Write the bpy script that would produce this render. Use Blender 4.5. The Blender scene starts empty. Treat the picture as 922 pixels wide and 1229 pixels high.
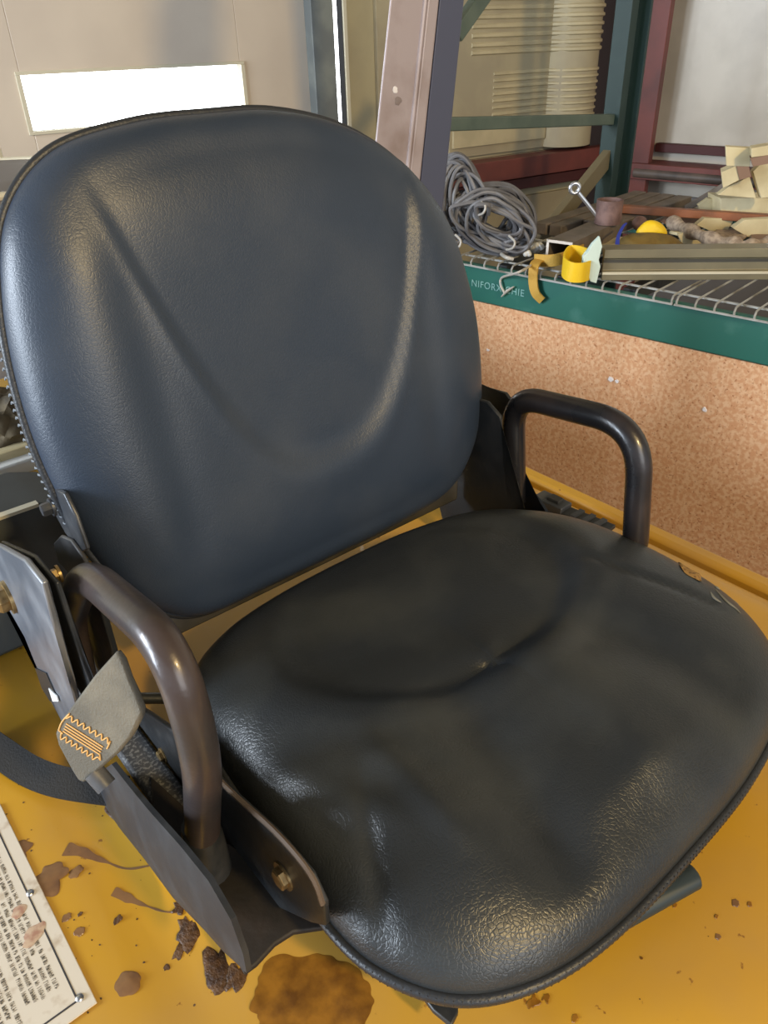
import bpy, bmesh, math, random
from mathutils import Vector, Matrix, noise
from math import sin, cos, tan, atan, atan2, pi, radians, sqrt
random.seed(7)
S = bpy.context.scene
COL = S.collection

# ------------------------------------------------------------------ camera
F_PX, PITCH, ROLL, YAW = 923.0, 32.0, -1.8, 51.0
EYE = Vector((0, 0, 1.58))
_a = radians(YAW)
FH = Vector((cos(_a), sin(_a), 0)); RH = Vector((sin(_a), -cos(_a), 0))
FW = FH * cos(radians(PITCH)) - Vector((0, 0, 1)) * sin(radians(PITCH))
U0 = RH.cross(FW)
_r = radians(ROLL)
CR = RH * cos(_r) + U0 * sin(_r); CU = U0 * cos(_r) - RH * sin(_r)
cam_d = bpy.data.cameras.new('camera'); cam = bpy.data.objects.new('camera', cam_d); COL.objects.link(cam)
cam_d.sensor_fit = 'VERTICAL'; cam_d.sensor_height = 24.0
cam_d.lens = 24.0 * F_PX / 1229.0
cam_d.clip_start = 0.02; cam_d.clip_end = 100
m = Matrix((CR, CU, -FW)).transposed().to_4x4(); m.translation = EYE
cam.matrix_world = m
S.camera = cam

# ------------------------------------------------------------------ world, lights, exposure
S.view_settings.view_transform = 'Standard'; S.view_settings.look = 'None'
S.view_settings.gamma = 1.0; S.view_settings.use_curve_mapping = False
S.view_settings.exposure = 0.12
w = bpy.data.worlds.new('world'); S.world = w; w.use_nodes = True
bgn = w.node_tree.nodes['Background']; bgn.inputs[0].default_value = (0.72, 0.84, 1.0, 1); bgn.inputs[1].default_value = 0.7

def area(name, loc, target, size, sy, power, color):
    l = bpy.data.lights.new(name, 'AREA'); l.shape = 'RECTANGLE'; l.size = size; l.size_y = sy
    l.energy = power; l.color = color
    o = bpy.data.objects.new(name, l); COL.objects.link(o); o.location = loc
    d = Vector(target) - Vector(loc); o.rotation_euler = d.to_track_quat('-Z', 'Y').to_euler()
    return o
area('side_door_daylight', (-3.4, 1.25, 1.5), (0.3, 0.7, 1.2), .6, 1.4, 115, (0.76, 0.87, 1.0))
area('rear_side_daylight', (-3.2, 2.3, 2.3), (0.6, 0.9, 1.1), 0.9, 1.1, 150, (0.80, 0.89, 1.0))
area('front_fill_light', (-0.6, -4.2, 2.4), (1.4, 1.6, 1.1), 2.4, 2.4, 80, (0.95, 0.97, 1.0))  # added fill from behind the camera, no door known there
area('high_bay_lamp', (0.35, -2.3, 3.2), (0.5, 0.5, 1.0), 0.22, 0.22, 80, (1.0, 0.72, 0.32))

# ------------------------------------------------------------------ pixel helpers (measuring the photograph)
def ray(x, y): return (FW + CR * ((x - 461) / F_PX) - CU * ((y - 614.5) / F_PX))
def qz(x, y, z): d = ray(x, y); return EYE + d * ((z - EYE.z) / d.z)
def qy(x, y, Y): d = ray(x, y); return EYE + d * (Y / d.y)
def qx(x, y, X): d = ray(x, y); return EYE + d * (X / d.x)
def qp(x, y, p0, n): d = ray(x, y); return EYE + d * ((Vector(p0) - EYE).dot(n) / d.dot(n))
def hdir(az): a = radians(az); return FH * cos(a) + RH * sin(a)

# ------------------------------------------------------------------ materials
def srgb(r, g, b):
    f = lambda c: ((c / 255 + 0.055) / 1.055) ** 2.4 if c / 255 > 0.04045 else c / 255 / 12.92
    return (f(r), f(g), f(b), 1)
MATS = {}
def mat(name, col, rough=0.5, metal=0.0, spec=0.5, col2=None, nscale=20, ndetail=6, lo=0.4, hi=0.6, bump=0.0, bscale=80,
        rough2=None, emit=None, estr=0, coat=0, col3=None, n3scale=200, lo3=.6, hi3=.65, stretch=None, alpha=None):
    if name in MATS: return MATS[name]
    M = bpy.data.materials.new(name); M.use_nodes = True; nt = M.node_tree; N = nt.nodes; L = nt.links
    b = N['Principled BSDF']
    b.inputs['Base Color'].default_value = col; b.inputs['Roughness'].default_value = rough
    b.inputs['Metallic'].default_value = metal; b.inputs['Specular IOR Level'].default_value = spec
    b.inputs['Coat Weight'].default_value = coat
    tc = N.new('ShaderNodeTexCoord'); src = tc.outputs['Object']
    if stretch:
        mp = N.new('ShaderNodeMapping'); mp.inputs['Scale'].default_value = stretch; L.new(src, mp.inputs[0]); src = mp.outputs[0]
    if col2:
        n = N.new('ShaderNodeTexNoise'); n.inputs['Scale'].default_value = nscale; n.inputs['Detail'].default_value = ndetail; L.new(src, n.inputs['Vector'])
        mr = N.new('ShaderNodeMapRange'); mr.inputs[1].default_value = lo; mr.inputs[2].default_value = hi; L.new(n.outputs[0], mr.inputs[0])
        mx = N.new('ShaderNodeMix'); mx.data_type = 'RGBA'; mx.inputs[6].default_value = col; mx.inputs[7].default_value = col2
        L.new(mr.outputs[0], mx.inputs[0]); out = mx.outputs[2]
        if rough2 is not None:
            m2 = N.new('ShaderNodeMapRange'); m2.inputs[3].default_value = rough; m2.inputs[4].default_value = rough2
            L.new(mr.outputs[0], m2.inputs[0]); L.new(m2.outputs[0], b.inputs['Roughness'])
        if col3:
            n3 = N.new('ShaderNodeTexNoise'); n3.inputs['Scale'].default_value = n3scale; n3.inputs['Detail'].default_value = 4; L.new(src, n3.inputs['Vector'])
            m3 = N.new('ShaderNodeMapRange'); m3.inputs[1].default_value = lo3; m3.inputs[2].default_value = hi3; L.new(n3.outputs[0], m3.inputs[0])
            mx3 = N.new('ShaderNodeMix'); mx3.data_type = 'RGBA'; mx3.inputs[7].default_value = col3
            L.new(out, mx3.inputs[6]); L.new(m3.outputs[0], mx3.inputs[0]); out = mx3.outputs[2]
        L.new(out, b.inputs['Base Color'])
    if bump:
        n = N.new('ShaderNodeTexNoise'); n.inputs['Scale'].default_value = bscale; n.inputs['Detail'].default_value = 5; L.new(src, n.inputs['Vector'])
        bp = N.new('ShaderNodeBump'); bp.inputs['Strength'].default_value = bump; bp.inputs['Distance'].default_value = 0.002
        L.new(n.outputs[0], bp.inputs['Height']); L.new(bp.outputs[0], b.inputs['Normal'])
    if emit:
        b.inputs['Emission Color'].default_value = emit; b.inputs['Emission Strength'].default_value = estr
    MATS[name] = M
    return M

def vinyl(name, base, scale, strength, rough, dusty):
    M = bpy.data.materials.new(name); M.use_nodes = True; nt = M.node_tree; N = nt.nodes; L = nt.links
    b = N['Principled BSDF']; b.inputs['Specular IOR Level'].default_value = 0.5
    tc = N.new('ShaderNodeTexCoord')
    # colour: faint dusty mottling
    n1 = N.new('ShaderNodeTexNoise'); n1.inputs['Scale'].default_value = 9; n1.inputs['Detail'].default_value = 8; L.new(tc.outputs['Object'], n1.inputs['Vector'])
    mr = N.new('ShaderNodeMapRange'); mr.inputs[1].default_value = 0.45; mr.inputs[2].default_value = 0.8; L.new(n1.outputs[0], mr.inputs[0])
    mx = N.new('ShaderNodeMix'); mx.data_type = 'RGBA'; mx.inputs[6].default_value = base; mx.inputs[7].default_value = dusty
    L.new(mr.outputs[0], mx.inputs[0]); L.new(mx.outputs[2], b.inputs['Base Color'])
    rr = N.new('ShaderNodeMapRange'); rr.inputs[3].default_value = rough; rr.inputs[4].default_value = rough + .14
    L.new(n1.outputs[0], rr.inputs[0]); L.new(rr.outputs[0], b.inputs['Roughness'])
    # warped cracked-leather cells
    nw = N.new('ShaderNodeTexNoise'); nw.inputs['Scale'].default_value = 60; L.new(tc.outputs['Object'], nw.inputs['Vector'])
    vm = N.new('ShaderNodeVectorMath'); vm.operation = 'SCALE'; vm.inputs['Scale'].default_value = 0.012; L.new(nw.outputs['Color'], vm.inputs[0])
    va = N.new('ShaderNodeVectorMath'); va.operation = 'ADD'; L.new(tc.outputs['Object'], va.inputs[0]); L.new(vm.outputs[0], va.inputs[1])
    vo = N.new('ShaderNodeTexVoronoi'); vo.feature = 'DISTANCE_TO_EDGE'; vo.inputs['Scale'].default_value = scale; L.new(va.outputs[0], vo.inputs['Vector'])
    vc = N.new('ShaderNodeMapRange'); vc.inputs[1].default_value = 0; vc.inputs[2].default_value = 0.16; L.new(vo.outputs['Distance'], vc.inputs[0])
    n2 = N.new('ShaderNodeTexNoise'); n2.inputs['Scale'].default_value = 500; L.new(tc.outputs['Object'], n2.inputs['Vector'])
    ad = N.new('ShaderNodeMath'); ad.operation = 'MULTIPLY_ADD'; L.new(n2.outputs[0], ad.inputs[0]); ad.inputs[1].default_value = .7; L.new(vc.outputs[0], ad.inputs[2])
    bp = N.new('ShaderNodeBump'); bp.inputs['Strength'].default_value = strength; bp.inputs['Distance'].default_value = 0.0012
    L.new(ad.outputs[0], bp.inputs['Height']); L.new(bp.outputs[0], b.inputs['Normal'])
    MATS[name] = M
    return M

V_CUSH = vinyl('cushion_vinyl', (0.020, 0.023, 0.026, 1), 300, .17, .29, (0.045, 0.048, 0.046, 1))
V_BACK = vinyl('backrest_vinyl', (0.024, 0.035, 0.056, 1), 300, .10, .34, (0.040, 0.050, 0.068, 1))
PIPING = mat('piping_vinyl', (.022, .024, .028, 1), .42, bump=.3, bscale=300)
THREAD = mat('thread_grey', srgb(120, 126, 132), .6)
THREAD_Y = mat('thread_gold', srgb(205, 160, 95), .7)
BLACK = mat('black_paint', (.016, .018, .020, 1), .42, col2=(.032, .031, .030, 1), nscale=30, lo=.5, hi=.75, rough2=.65, bump=.15, bscale=150)
BLACK_W = mat('worn_black_paint', (.05, .055, .065, 1), .38, metal=.3, col2=(.16, .15, .14, 1), nscale=14, lo=.5, hi=.8, rough2=.6, bump=.2, bscale=120)
GREYPL = mat('scuffed_grey_plate', (.05, .054, .062, 1), .36, metal=.3, col2=(.13, .13, .135, 1), nscale=22, lo=.45, hi=.8, rough2=.6, bump=.15, bscale=90)
TUBE = mat('armrest_tube_paint', (.014, .013, .014, 1), .27, metal=.0, col2=(.045, .030, .025, 1), nscale=9, lo=.45, hi=.7, rough2=.42, bump=.1, bscale=200, coat=.1)
PAN = mat('brown_dusty_pan', (.022, .019, .016, 1), .6, spec=.3, col2=(.045, .033, .025, 1), nscale=18, lo=.4, hi=.7, bump=.3, bscale=100)
ZINC = mat('yellow_zinc', srgb(170, 145, 100), .38, metal=.7, col2=srgb(120, 95, 60), nscale=120, lo=.4, hi=.7)
HOOD = mat('hood_yellow_paint', srgb(198, 151, 44), .32, col2=srgb(180, 140, 72), nscale=5, lo=.4, hi=.75, rough2=.5, bump=.1, bscale=40,
           col3=srgb(140, 95, 40), n3scale=85, lo3=.70, hi3=.74, coat=.15)
GREASE = mat('dried_grease', srgb(96, 68, 42), .5, col2=srgb(62, 42, 28), nscale=120, lo=.4, hi=.6, bump=.8, bscale=300)
OILFILM = mat('oil_stain', srgb(134, 100, 66), .3, col2=srgb(112, 82, 58), nscale=60, lo=.4, hi=.7, bump=.1)
OILBR = mat('brown_oil_patch', srgb(146, 100, 34), .3, col2=srgb(96, 62, 24), nscale=40, lo=.42, hi=.66, bump=.2)
FOAM = mat('exposed_foam', srgb(165, 128, 70), .9, col2=srgb(90, 64, 34), nscale=260, lo=.5, hi=.6, bump=.8, bscale=300)
WEB = mat('belt_webbing', srgb(112, 104, 88), .8, col2=srgb(90, 84, 72), nscale=20, bump=.5, bscale=600)
BELTBLK = mat('black_webbing', (.022, .021, .02, 1), .75, spec=.25, bump=.4, bscale=500)
PLATE = mat('plate_white', srgb(212, 204, 190), .42, col2=srgb(170, 150, 125), nscale=45, lo=.58, hi=.75)
INK = mat('plate_ink', srgb(112, 106, 96), .6)
INKD = mat('plate_border_ink', srgb(62, 60, 62), .5)
RIVET = mat('rivet_metal', (.6, .6, .6, 1), .3, metal=1)
RUST = mat('rust_stain', srgb(165, 125, 105), .7, col2=srgb(190, 165, 140), nscale=150)
GUARD_LIT = mat('guard_paint_lit', srgb(168, 156, 158), .35, metal=.1, col2=srgb(140, 124, 120), nscale=14, lo=.45, hi=.75, bump=.15, bscale=60)
GUARD_SHADE = mat('guard_paint_shaded', srgb(74, 78, 98), .5)  # side of the same post, its shade put into the colour
GREEN = mat('rack_green', srgb(30, 94, 82), .42, col2=srgb(66, 118, 108), nscale=11, lo=.6, hi=.82, bump=.08)
GREEN_D = mat('upright_green', srgb(24, 50, 47), .5, col2=srgb(40, 62, 58), nscale=12, lo=.55, hi=.8)
STENCIL = mat('stencil_paint', srgb(120, 165, 158), .6)
WIRE = mat('deck_wire', srgb(196, 196, 192), .35, metal=.5, col2=srgb(130, 124, 112), nscale=12, lo=.5, hi=.7)
BOARD = mat('particle_board', srgb(202, 150, 108), .7, col2=srgb(216, 176, 138), nscale=110, lo=.42, hi=.6, ndetail=3, col3=srgb(168, 112, 72), n3scale=150, lo3=.60, hi3=.68, bump=.15, bscale=200)
FLECK = mat('white_fleck', srgb(225, 222, 225), .7)
W_DOOR = mat('door_panel_beige', srgb(200, 186, 168), .55, col2=srgb(188, 174, 158), nscale=3, lo=.4, hi=.7)
W_OLIVE = mat('wall_olive', srgb(180, 170, 138), .6, col2=srgb(168, 158, 130), nscale=4)
W_KHAKI = mat('wall_khaki', srgb(168, 156, 126), .65, col2=srgb(156, 144, 118), nscale=5)
SUNRIB_BAND = mat('sunrib_band_cream', srgb(190, 176, 140), .6, col2=srgb(176, 163, 130), nscale=8)  # pale cream paints sunlight stripes as ribs; plain bands share it
SHEET = mat('wall_sheet', srgb(198, 190, 176), .3, col2=srgb(184, 176, 162), nscale=4, coat=.2)
FRAME_B = mat('frame_bluegrey', srgb(122, 126, 120), .5, col2=srgb(104, 108, 106), nscale=9)
FRAME_D = mat('frame_slate', srgb(66, 70, 78), .5)
CREAM = mat('cream_trim', srgb(196, 188, 164), .5)
GLOW = mat('daylight_glow', (.9, .95, 1, 1), .3, emit=(.92, .97, 1, 1), estr=7)
RED = mat('red_oxide', srgb(112, 56, 48), .5, col2=srgb(92, 48, 42), nscale=8, lo=.4, hi=.7)
RED_D = mat('red_dark', srgb(70, 28, 26), .6)
DARKBAND = mat('dark_band', srgb(52, 44, 46), .6)
CONC = mat('concrete', srgb(120, 114, 106), .7, col2=srgb(96, 92, 86), nscale=3, bump=.2)
CEIL = mat('ceiling_panel', srgb(120, 120, 120), .8)
HOSE = mat('hose_rubber', srgb(88, 86, 88), .5, col2=srgb(112, 110, 110), nscale=10)
BRUSHED = mat('wrench_steel', (.62, .63, .65, 1), .28, metal=.9)
PIPE_R = mat('rusty_pipe', srgb(120, 92, 84), .65, col2=srgb(92, 68, 62), nscale=30)
TUBE_G = mat('taupe_steel', srgb(112, 100, 88), .55, col2=srgb(92, 82, 70), nscale=15)
TUBE_E = mat('tube_cut_edge', srgb(190, 180, 168), .4, metal=.4)
CHAN = mat('channel_olive', srgb(134, 126, 100), .38, metal=.25, col2=srgb(118, 110, 88), nscale=6)
MINT = mat('mint_foam', srgb(196, 212, 200), .8, bump=.4, bscale=90)
YEL = mat('yellow_strap', srgb(226, 186, 22), .55, bump=.4, bscale=300)
YEL_D = mat('aged_strap', srgb(186, 146, 60), .7, bump=.5, bscale=300)
OLIVE_R = mat('olive_sling', srgb(118, 94, 40), .8, col2=srgb(96, 78, 34), nscale=25, bump=.5, bscale=150)
BLUE = mat('blue_tie', srgb(36, 66, 190), .4)
ORANGE = mat('orange_bar', srgb(150, 92, 58), .5, col2=srgb(120, 74, 46), nscale=12)
CARD = mat('cream_card', srgb(212, 200, 162), .65, col2=srgb(192, 178, 140), nscale=9)
CARD_D = mat('brown_card', srgb(134, 106, 88), .75)
CLOTH = mat('pale_rope_cloth', srgb(178, 158, 136), .9, col2=srgb(140, 122, 104), nscale=70, bump=.8, bscale=200)
WHITE = mat('white_plastic', srgb(222, 222, 218), .5)
CABLE = mat('pale_cable', srgb(176, 170, 160), .5)
RAG = mat('brown_rag', srgb(96, 82, 58), .8, col2=srgb(64, 56, 44), nscale=25, bump=.5, bscale=100)
WOOD = mat('cream_board', srgb(205, 190, 150), .6, col2=srgb(190, 172, 130), nscale=10, stretch=(1, 8, 8))
GREYP = mat('grey_panel', srgb(70, 76, 78), .6, col2=srgb(58, 62, 64), nscale=10)
GREY_W = mat('grey_bin', srgb(108, 104, 102), .6)

# ------------------------------------------------------------------ object helpers
def obj(name, bm, material, parent=None, smooth=True, bevel=0, angle=40):
    me = bpy.data.meshes.new(name); bm.normal_update(); bm.to_mesh(me); bm.free()
    me.materials.append(material)
    o = bpy.data.objects.new(name, me); COL.objects.link(o)
    if smooth:
        for p in me.polygons: p.use_smooth = True
        me.set_sharp_from_angle(angle=radians(angle))
    if bevel:
        b = o.modifiers.new('bevel', 'BEVEL'); b.width = bevel; b.segments = 2; b.limit_method = 'ANGLE'; b.angle_limit = radians(35)
    if parent is not None:
        o.parent = parent; o.matrix_parent_inverse = Matrix.Translation(-parent.location)
    return o
def thing(name, label, cat, loc=(0, 0, 0), group=None):
    o = bpy.data.objects.new(name, None); COL.objects.link(o); o.location = loc; o.empty_display_size = .05
    o['label'] = label; o['category'] = cat
    if group: o['group'] = group
    return o
def tag(o, label, cat, group=None):
    o['label'] = label; o['category'] = cat
    if group: o['group'] = group
    return o
def struct(o): o['kind'] = 'structure'; return o
def stuff(o): o['kind'] = 'stuff'; return o

def cr(pts, n=8, closed=False):
    P = [Vector(p) for p in pts]; out = []; k = len(P)
    rng = range(k) if closed else range(k - 1)
    for i in rng:
        if closed: a, b, c, d = P[(i - 1) % k], P[i], P[(i + 1) % k], P[(i + 2) % k]
        else: a, b, c, d = P[max(i - 1, 0)], P[i], P[i + 1], P[min(i + 2, k - 1)]
        for j in range(n):
            t = j / n
            out.append(.5 * ((2 * b) + (-a + c) * t + (2 * a - 5 * b + 4 * c - d) * t * t + (-a + 3 * b - 3 * c + d) * t ** 3))
    if not closed: out.append(P[-1])
    return out
def tube(bm, pts, r, seg=12, closed=False, cap=True, flat=1.0, upv=None, rf=None):
    P = [Vector(p) for p in pts]; n = len(P); rings = []; prev = None
    for i, p in enumerate(P):
        if closed: t = P[(i + 1) % n] - P[i - 1]
        else: t = P[min(i + 1, n - 1)] - P[max(i - 1, 0)]
        if t.length < 1e-9: t = Vector((0, 0, 1))
        t.normalize()
        if upv is not None: a = Vector(upv)
        else: a = prev if prev is not None else (Vector((0, 0, 1)) if abs(t.z) < .9 else Vector((1, 0, 0)))
        a = a - t * a.dot(t)
        if a.length < 1e-6: a = t.orthogonal()
        a.normalize(); prev = a; b = t.cross(a)
        rr = rf(i / (n - 1)) * r if rf else r
        rings.append([bm.verts.new(p + a * (cos(2 * pi * k / seg) * rr * flat) + b * (sin(2 * pi * k / seg) * rr)) for k in range(seg)])
    for i in range(n if closed else n - 1):
        A, B = rings[i], rings[(i + 1) % n]
        for k in range(seg): bm.faces.new((A[k], A[(k + 1) % seg], B[(k + 1) % seg], B[k]))
    if cap and not closed:
        bm.faces.new(rings[0][::-1]); bm.faces.new(rings[-1])
    return bm
def tubeb(*a, **k): bm = bmesh.new(); tube(bm, *a, **k); return bm
def box(bm, c, size, M3=None):
    r = bmesh.ops.create_cube(bm, size=1.0)['verts']
    for v in r:
        q = Vector((v.co.x * size[0], v.co.y * size[1], v.co.z * size[2]))
        if M3 is not None: q = M3 @ q
        v.co = q + Vector(c)
    return r
def boxb(c, size, M3=None): bm = bmesh.new(); box(bm, c, size, M3); return bm
def bar(bm, a, b, wd, ht, upv=(0, 0, 1)):
    """box from a to b; ht along upv, wd across"""
    a = Vector(a); b = Vector(b); t = (b - a); L = t.length; t.normalize()
    u = Vector(upv); u = (u - t * u.dot(t)).normalized(); s = t.cross(u)
    M3 = Matrix((t, s, u)).transposed()
    return box(bm, (a + b) / 2, (L, wd, ht), M3)
def barb(*a, **k): bm = bmesh.new(); bar(bm, *a, **k); return bm
def slab(poly, nrm, th):
    """polygon (3D points, roughly planar) extruded by nrm*th"""
    bm = bmesh.new(); n = Vector(nrm) * th
    A = [bm.verts.new(Vector(p)) for p in poly]; B = [bm.verts.new(Vector(p) + n) for p in poly]
    fa = bm.faces.new(A); fb = bm.faces.new(B[::-1])
    k = len(A)
    for i in range(k): bm.faces.new((A[i], B[i], B[(i + 1) % k], A[(i + 1) % k]))
    bmesh.ops.triangulate(bm, faces=[fa, fb])
    bmesh.ops.recalc_face_normals(bm, faces=bm.faces[:])
    return bm
def bolt(parent, c, ax, r=.007, h=.005, m=None, name='bolt'):
    ax = Vector(ax).normalized(); a = ax.orthogonal().normalized(); b = ax.cross(a); c = Vector(c)
    bm = bmesh.new()
    def ring(rad, d, n, ph=0): return [bm.verts.new(c + ax * d + a * (cos(2 * pi * k / n + ph) * rad) + b * (sin(2 * pi * k / n + ph) * rad)) for k in range(n)]
    w0, w1 = ring(r * 1.35, 0, 18), ring(r * 1.35, h * .25, 18)
    for k in range(18): bm.faces.new((w0[k], w0[(k + 1) % 18], w1[(k + 1) % 18], w1[k]))
    bm.faces.new(w1)
    h0, h1, h2 = ring(r, h * .25, 6), ring(r, h * .9, 6), ring(r * .86, h * 1.1, 6)
    for A, B in ((h0, h1), (h1, h2)):
        for k in range(6): bm.faces.new((A[k], A[(k + 1) % 6], B[(k + 1) % 6], B[k]))
    bm.faces.new(h2)
    return obj(name, bm, m or ZINC, parent, angle=25)
def ss(a, b, x): t = max(0, min(1, (x - a) / (b - a))); return t * t * (3 - 2 * t)
def blob(c, r, nrm=(0, 0, 1), elong=1.0, ang=0, seed=0, n=22, jag=.25, h=.0006):
    """thin irregular dried spot: a low dome with an uneven outline"""
    rnd = random.Random(seed); bm = bmesh.new(); c = Vector(c)
    N = Vector(nrm).normalized(); a = (Vector((1, 0, 0)) - N * N.x).normalized(); b = N.cross(a)
    a, b = a * cos(ang) + b * sin(ang), b * cos(ang) - a * sin(ang)
    R = [1 + jag * (noise.noise(Vector((cos(2 * pi * k / n) * 1.7 + seed, sin(2 * pi * k / n) * 1.7, seed * .37))) * 1.6 + rnd.uniform(-.2, .2)) for k in range(n)]
    if jag < .4:
        RR = [p.x for p in cr([Vector((r_, 0, 0)) for r_ in R], 4, True)]; R = RR; n *= 4
    o = [bm.verts.new(c + (a * cos(2 * pi * k / n) * elong + b * sin(2 * pi * k / n)) * (r * R[k])) for k in range(n)]
    i = [bm.verts.new(c + N * h + (a * cos(2 * pi * k / n) * elong + b * sin(2 * pi * k / n)) * (r * R[k] * .86)) for k in range(n)]
    for k in range(n): bm.faces.new((o[k], o[(k + 1) % n], i[(k + 1) % n], i[k]))
    bm.faces.new(i)
    return bm

# ================================================================== SETTING
K = hdir(15.9) * 4.3                                  # the room's corner
dR, dS = hdir(57), hdir(-48)                          # rear wall runs along dR, right wall along dS
nR = Vector((-dR.y, dR.x, 0));  nR = nR if nR.dot(K) < 0 else -nR      # towards the room
nS = Vector((-dS.y, dS.x, 0));  nS = nS if nS.dot(K) < 0 else -nS
def onR(x, y, off=0): return qp(x, y, K + nR * off, nR)
def onS(x, y, off=0): return qp(x, y, K + nS * off, nS)
FLOORZ = 0.0
def wall(name, a, b, z0, z1, n, th, m):
    a, b = Vector(a), Vector(b)
    poly = [Vector((a.x, a.y, z0)), Vector((b.x, b.y, z0)), Vector((b.x, b.y, z1)), Vector((a.x, a.y, z1))]
    return struct(obj(name, slab(poly, -n, th), m))
CH = 4.6
EXT = .12
struct(obj('floor', boxb((1, 0, -.05), (13, 12, .1)), CONC))
struct(obj('ceiling', boxb((1, 0, CH + .05), (13, 12, .1)), CEIL))
# rear wall in two stretches with the overhead door between its posts
def Rpt(x): p = onR(x, 60); return Vector((p.x, p.y, 0))
d0, d1 = Rpt(-260), Rpt(372)
e0 = Rpt(404)
wall('wall_rear', e0, K + dR * .02, 0, CH, nR, .1, W_OLIVE)
wall('wall_rear_left', d0 - dR * 2.2, d0, 0, CH, nR, .1, W_OLIVE)
wall('wall_right', K, K - dS * 6.6, 0, CH, nS, .1, SHEET)
# overhead door with its narrow glazed slot (the slot is a real opening framed by four panels)
wl = [onR(22, 83), onR(289, 84), onR(291, 150), onR(40, 168)]
zt = (wl[0].z + wl[1].z) / 2; zb = (onR(38, 158).z)
wa = Vector((wl[0].x, wl[0].y, 0)); wb = Vector((wl[1].x, wl[1].y, 0))
door = struct(bpy.data.objects.new('door_1', None)); COL.objects.link(door); door.location = (d0 + d1) / 2
def dpan(name, a, b, z0, z1, m=W_DOOR, off=0, th=.045):
    q = [Vector((a.x, a.y, z0)), Vector((b.x, b.y, z0)), Vector((b.x, b.y, z1)), Vector((a.x, a.y, z1))]
    q = [p + nR * off for p in q]
    return obj(name, slab(q, -nR, th), m, door, bevel=.002)
secs = [(0, .62), (.625, 1.18), (1.185, 1.85), (1.855, 2.45), (2.455, 3.05)]
for z0, z1 in secs:
    if z0 > 1.1 and z0 < 1.2:
        dpan('door_section', d0, wa, z0, z1); dpan('door_section', wb, d1, z0, z1)
        dpan('door_section', wa, wb, z0, zb); dpan('door_section', wa, wb, zt, z1)
    else: dpan('door_section', d0, d1, z0, z1)
wall('wall_header', d0, e0 , 3.06, CH, nR, .1, W_OLIVE)
win = struct(bpy.data.objects.new('window_1', None)); COL.objects.link(win); win.location = (wa + wb) / 2
def wbar(a, b, z0, z1, off, th):
    q = [Vector((a.x, a.y, z0)), Vector((b.x, b.y, z0)), Vector((b.x, b.y, z1)), Vector((a.x, a.y, z1))]
    return obj('window_frame', slab([p + nR * off for p in q], -nR, th), CREAM, win, bevel=.001)
g = dR * .014
wbar(wa - g, wb + g, zt, zt + .010, .006, .05); wbar(wa - g, wb + g, zb - .010, zb, .006, .05)
wbar(wa - g, wa, zb, zt, .006, .05); wbar(wb, wb + g, zb, zt, .006, .05)
q = [Vector((wa.x, wa.y, zb)), Vector((wb.x, wb.y, zb)), Vector((wb.x, wb.y, zt)), Vector((wa.x, wa.y, zt))]
obj('pane', slab([p - nR * .03 for p in q], -nR, .006), GLOW, win)
# door jamb strips (track) right of the door, with daylight showing through the gap
def strip(name, x0, x1, off, th, m, z1=3.05):
    a, b = Rpt(x0), Rpt(x1)
    q = [Vector((a.x, a.y, 0)), Vector((b.x, b.y, 0)), Vector((b.x, b.y, z1)), Vector((a.x, a.y, z1))]
    return struct(obj(name, slab([p + nR * off for p in q], -nR, th), m, bevel=.002))
strip('trim_1', 368, 394, .05, .05, FRAME_B)
strip('trim_2', 398, 405, .045, .05, FRAME_D)
strip('trim_3', 405.5, 410, .05, .05, CREAM)
gl = strip('gap_daylight', 393.5, 398.5, .047, .01, GLOW)  # glowing strip added in the gap as its daylight
# olive fold beside the guard post
strip('trim_4', 449, 474, .02, .02, W_KHAKI, CH)

# khaki lining hung on the rear wall, rolled fold; pale ribs imitate sunlight stripes
lin = thing('wall_lining', 'khaki plastic lining with ribs in place of sunlight stripes, hanging on the rear wall behind the rack', 'wall lining', Rpt(630))
def Rz(x, y, off=.03): return onR(x, y, off)
def hpoly(x0, x1, y0, y1, off):
    """upright rectangle on the rear wall whose height is measured at x0"""
    a, b = onR(x0, y0, off), onR(x1, y0, off); zt_ = onR((x0 + x1) / 2, y0, off).z; zb_ = onR((x0 + x1) / 2, y1, off).z
    return [Vector((a.x, a.y, zb_)), Vector((b.x, b.y, zb_)), Vector((b.x, b.y, zt_)), Vector((a.x, a.y, zt_))]
ztop = 2.6; zlow = onR(630, 186, .1).z + .01
a, b = Rpt(538), Rpt(712)
q = [Vector((a.x, a.y, zlow)), Vector((b.x, b.y, zlow)), Vector((b.x, b.y, ztop)), Vector((a.x, a.y, ztop))]
obj('backing_sheet', slab([p + nR * .02 for p in q], -nR, .015), W_KHAKI, lin)
# the vertical roll
ra, rb = Rpt(657), Rpt(707); rc = (ra + rb) / 2; rw = (rb - ra).length / 2
def rollsec(k, off=0):
    t = -1 + 2 * k / 14; x = t * rw; d = sqrt(max(0, 1 - t * t)) * rw * .85 + off
    return rc + dR * x + nR * (.02 + d)
bm = bmesh.new()
prev = None
for k in range(15):
    p = rollsec(k); v0 = bm.verts.new((p.x, p.y, zlow)); v1 = bm.verts.new((p.x, p.y, ztop))
    if prev: bm.faces.new((prev[0], v0, v1, prev[1]))
    prev = (v0, v1)
obj('rolled_fold', bm, W_KHAKI, lin)
sun_ribs = [onR(600, yy).z for yy in (9, 20, 31, 42, 53, 62)] + [onR(600, yy).z for yy in (88, 96, 104, 112, 120, 128, 136, 144)]
sp = sun_ribs[0] - sun_ribs[1]
sun_ribs += [sun_ribs[0] + sp * k for k in range(1, 9)]
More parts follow.
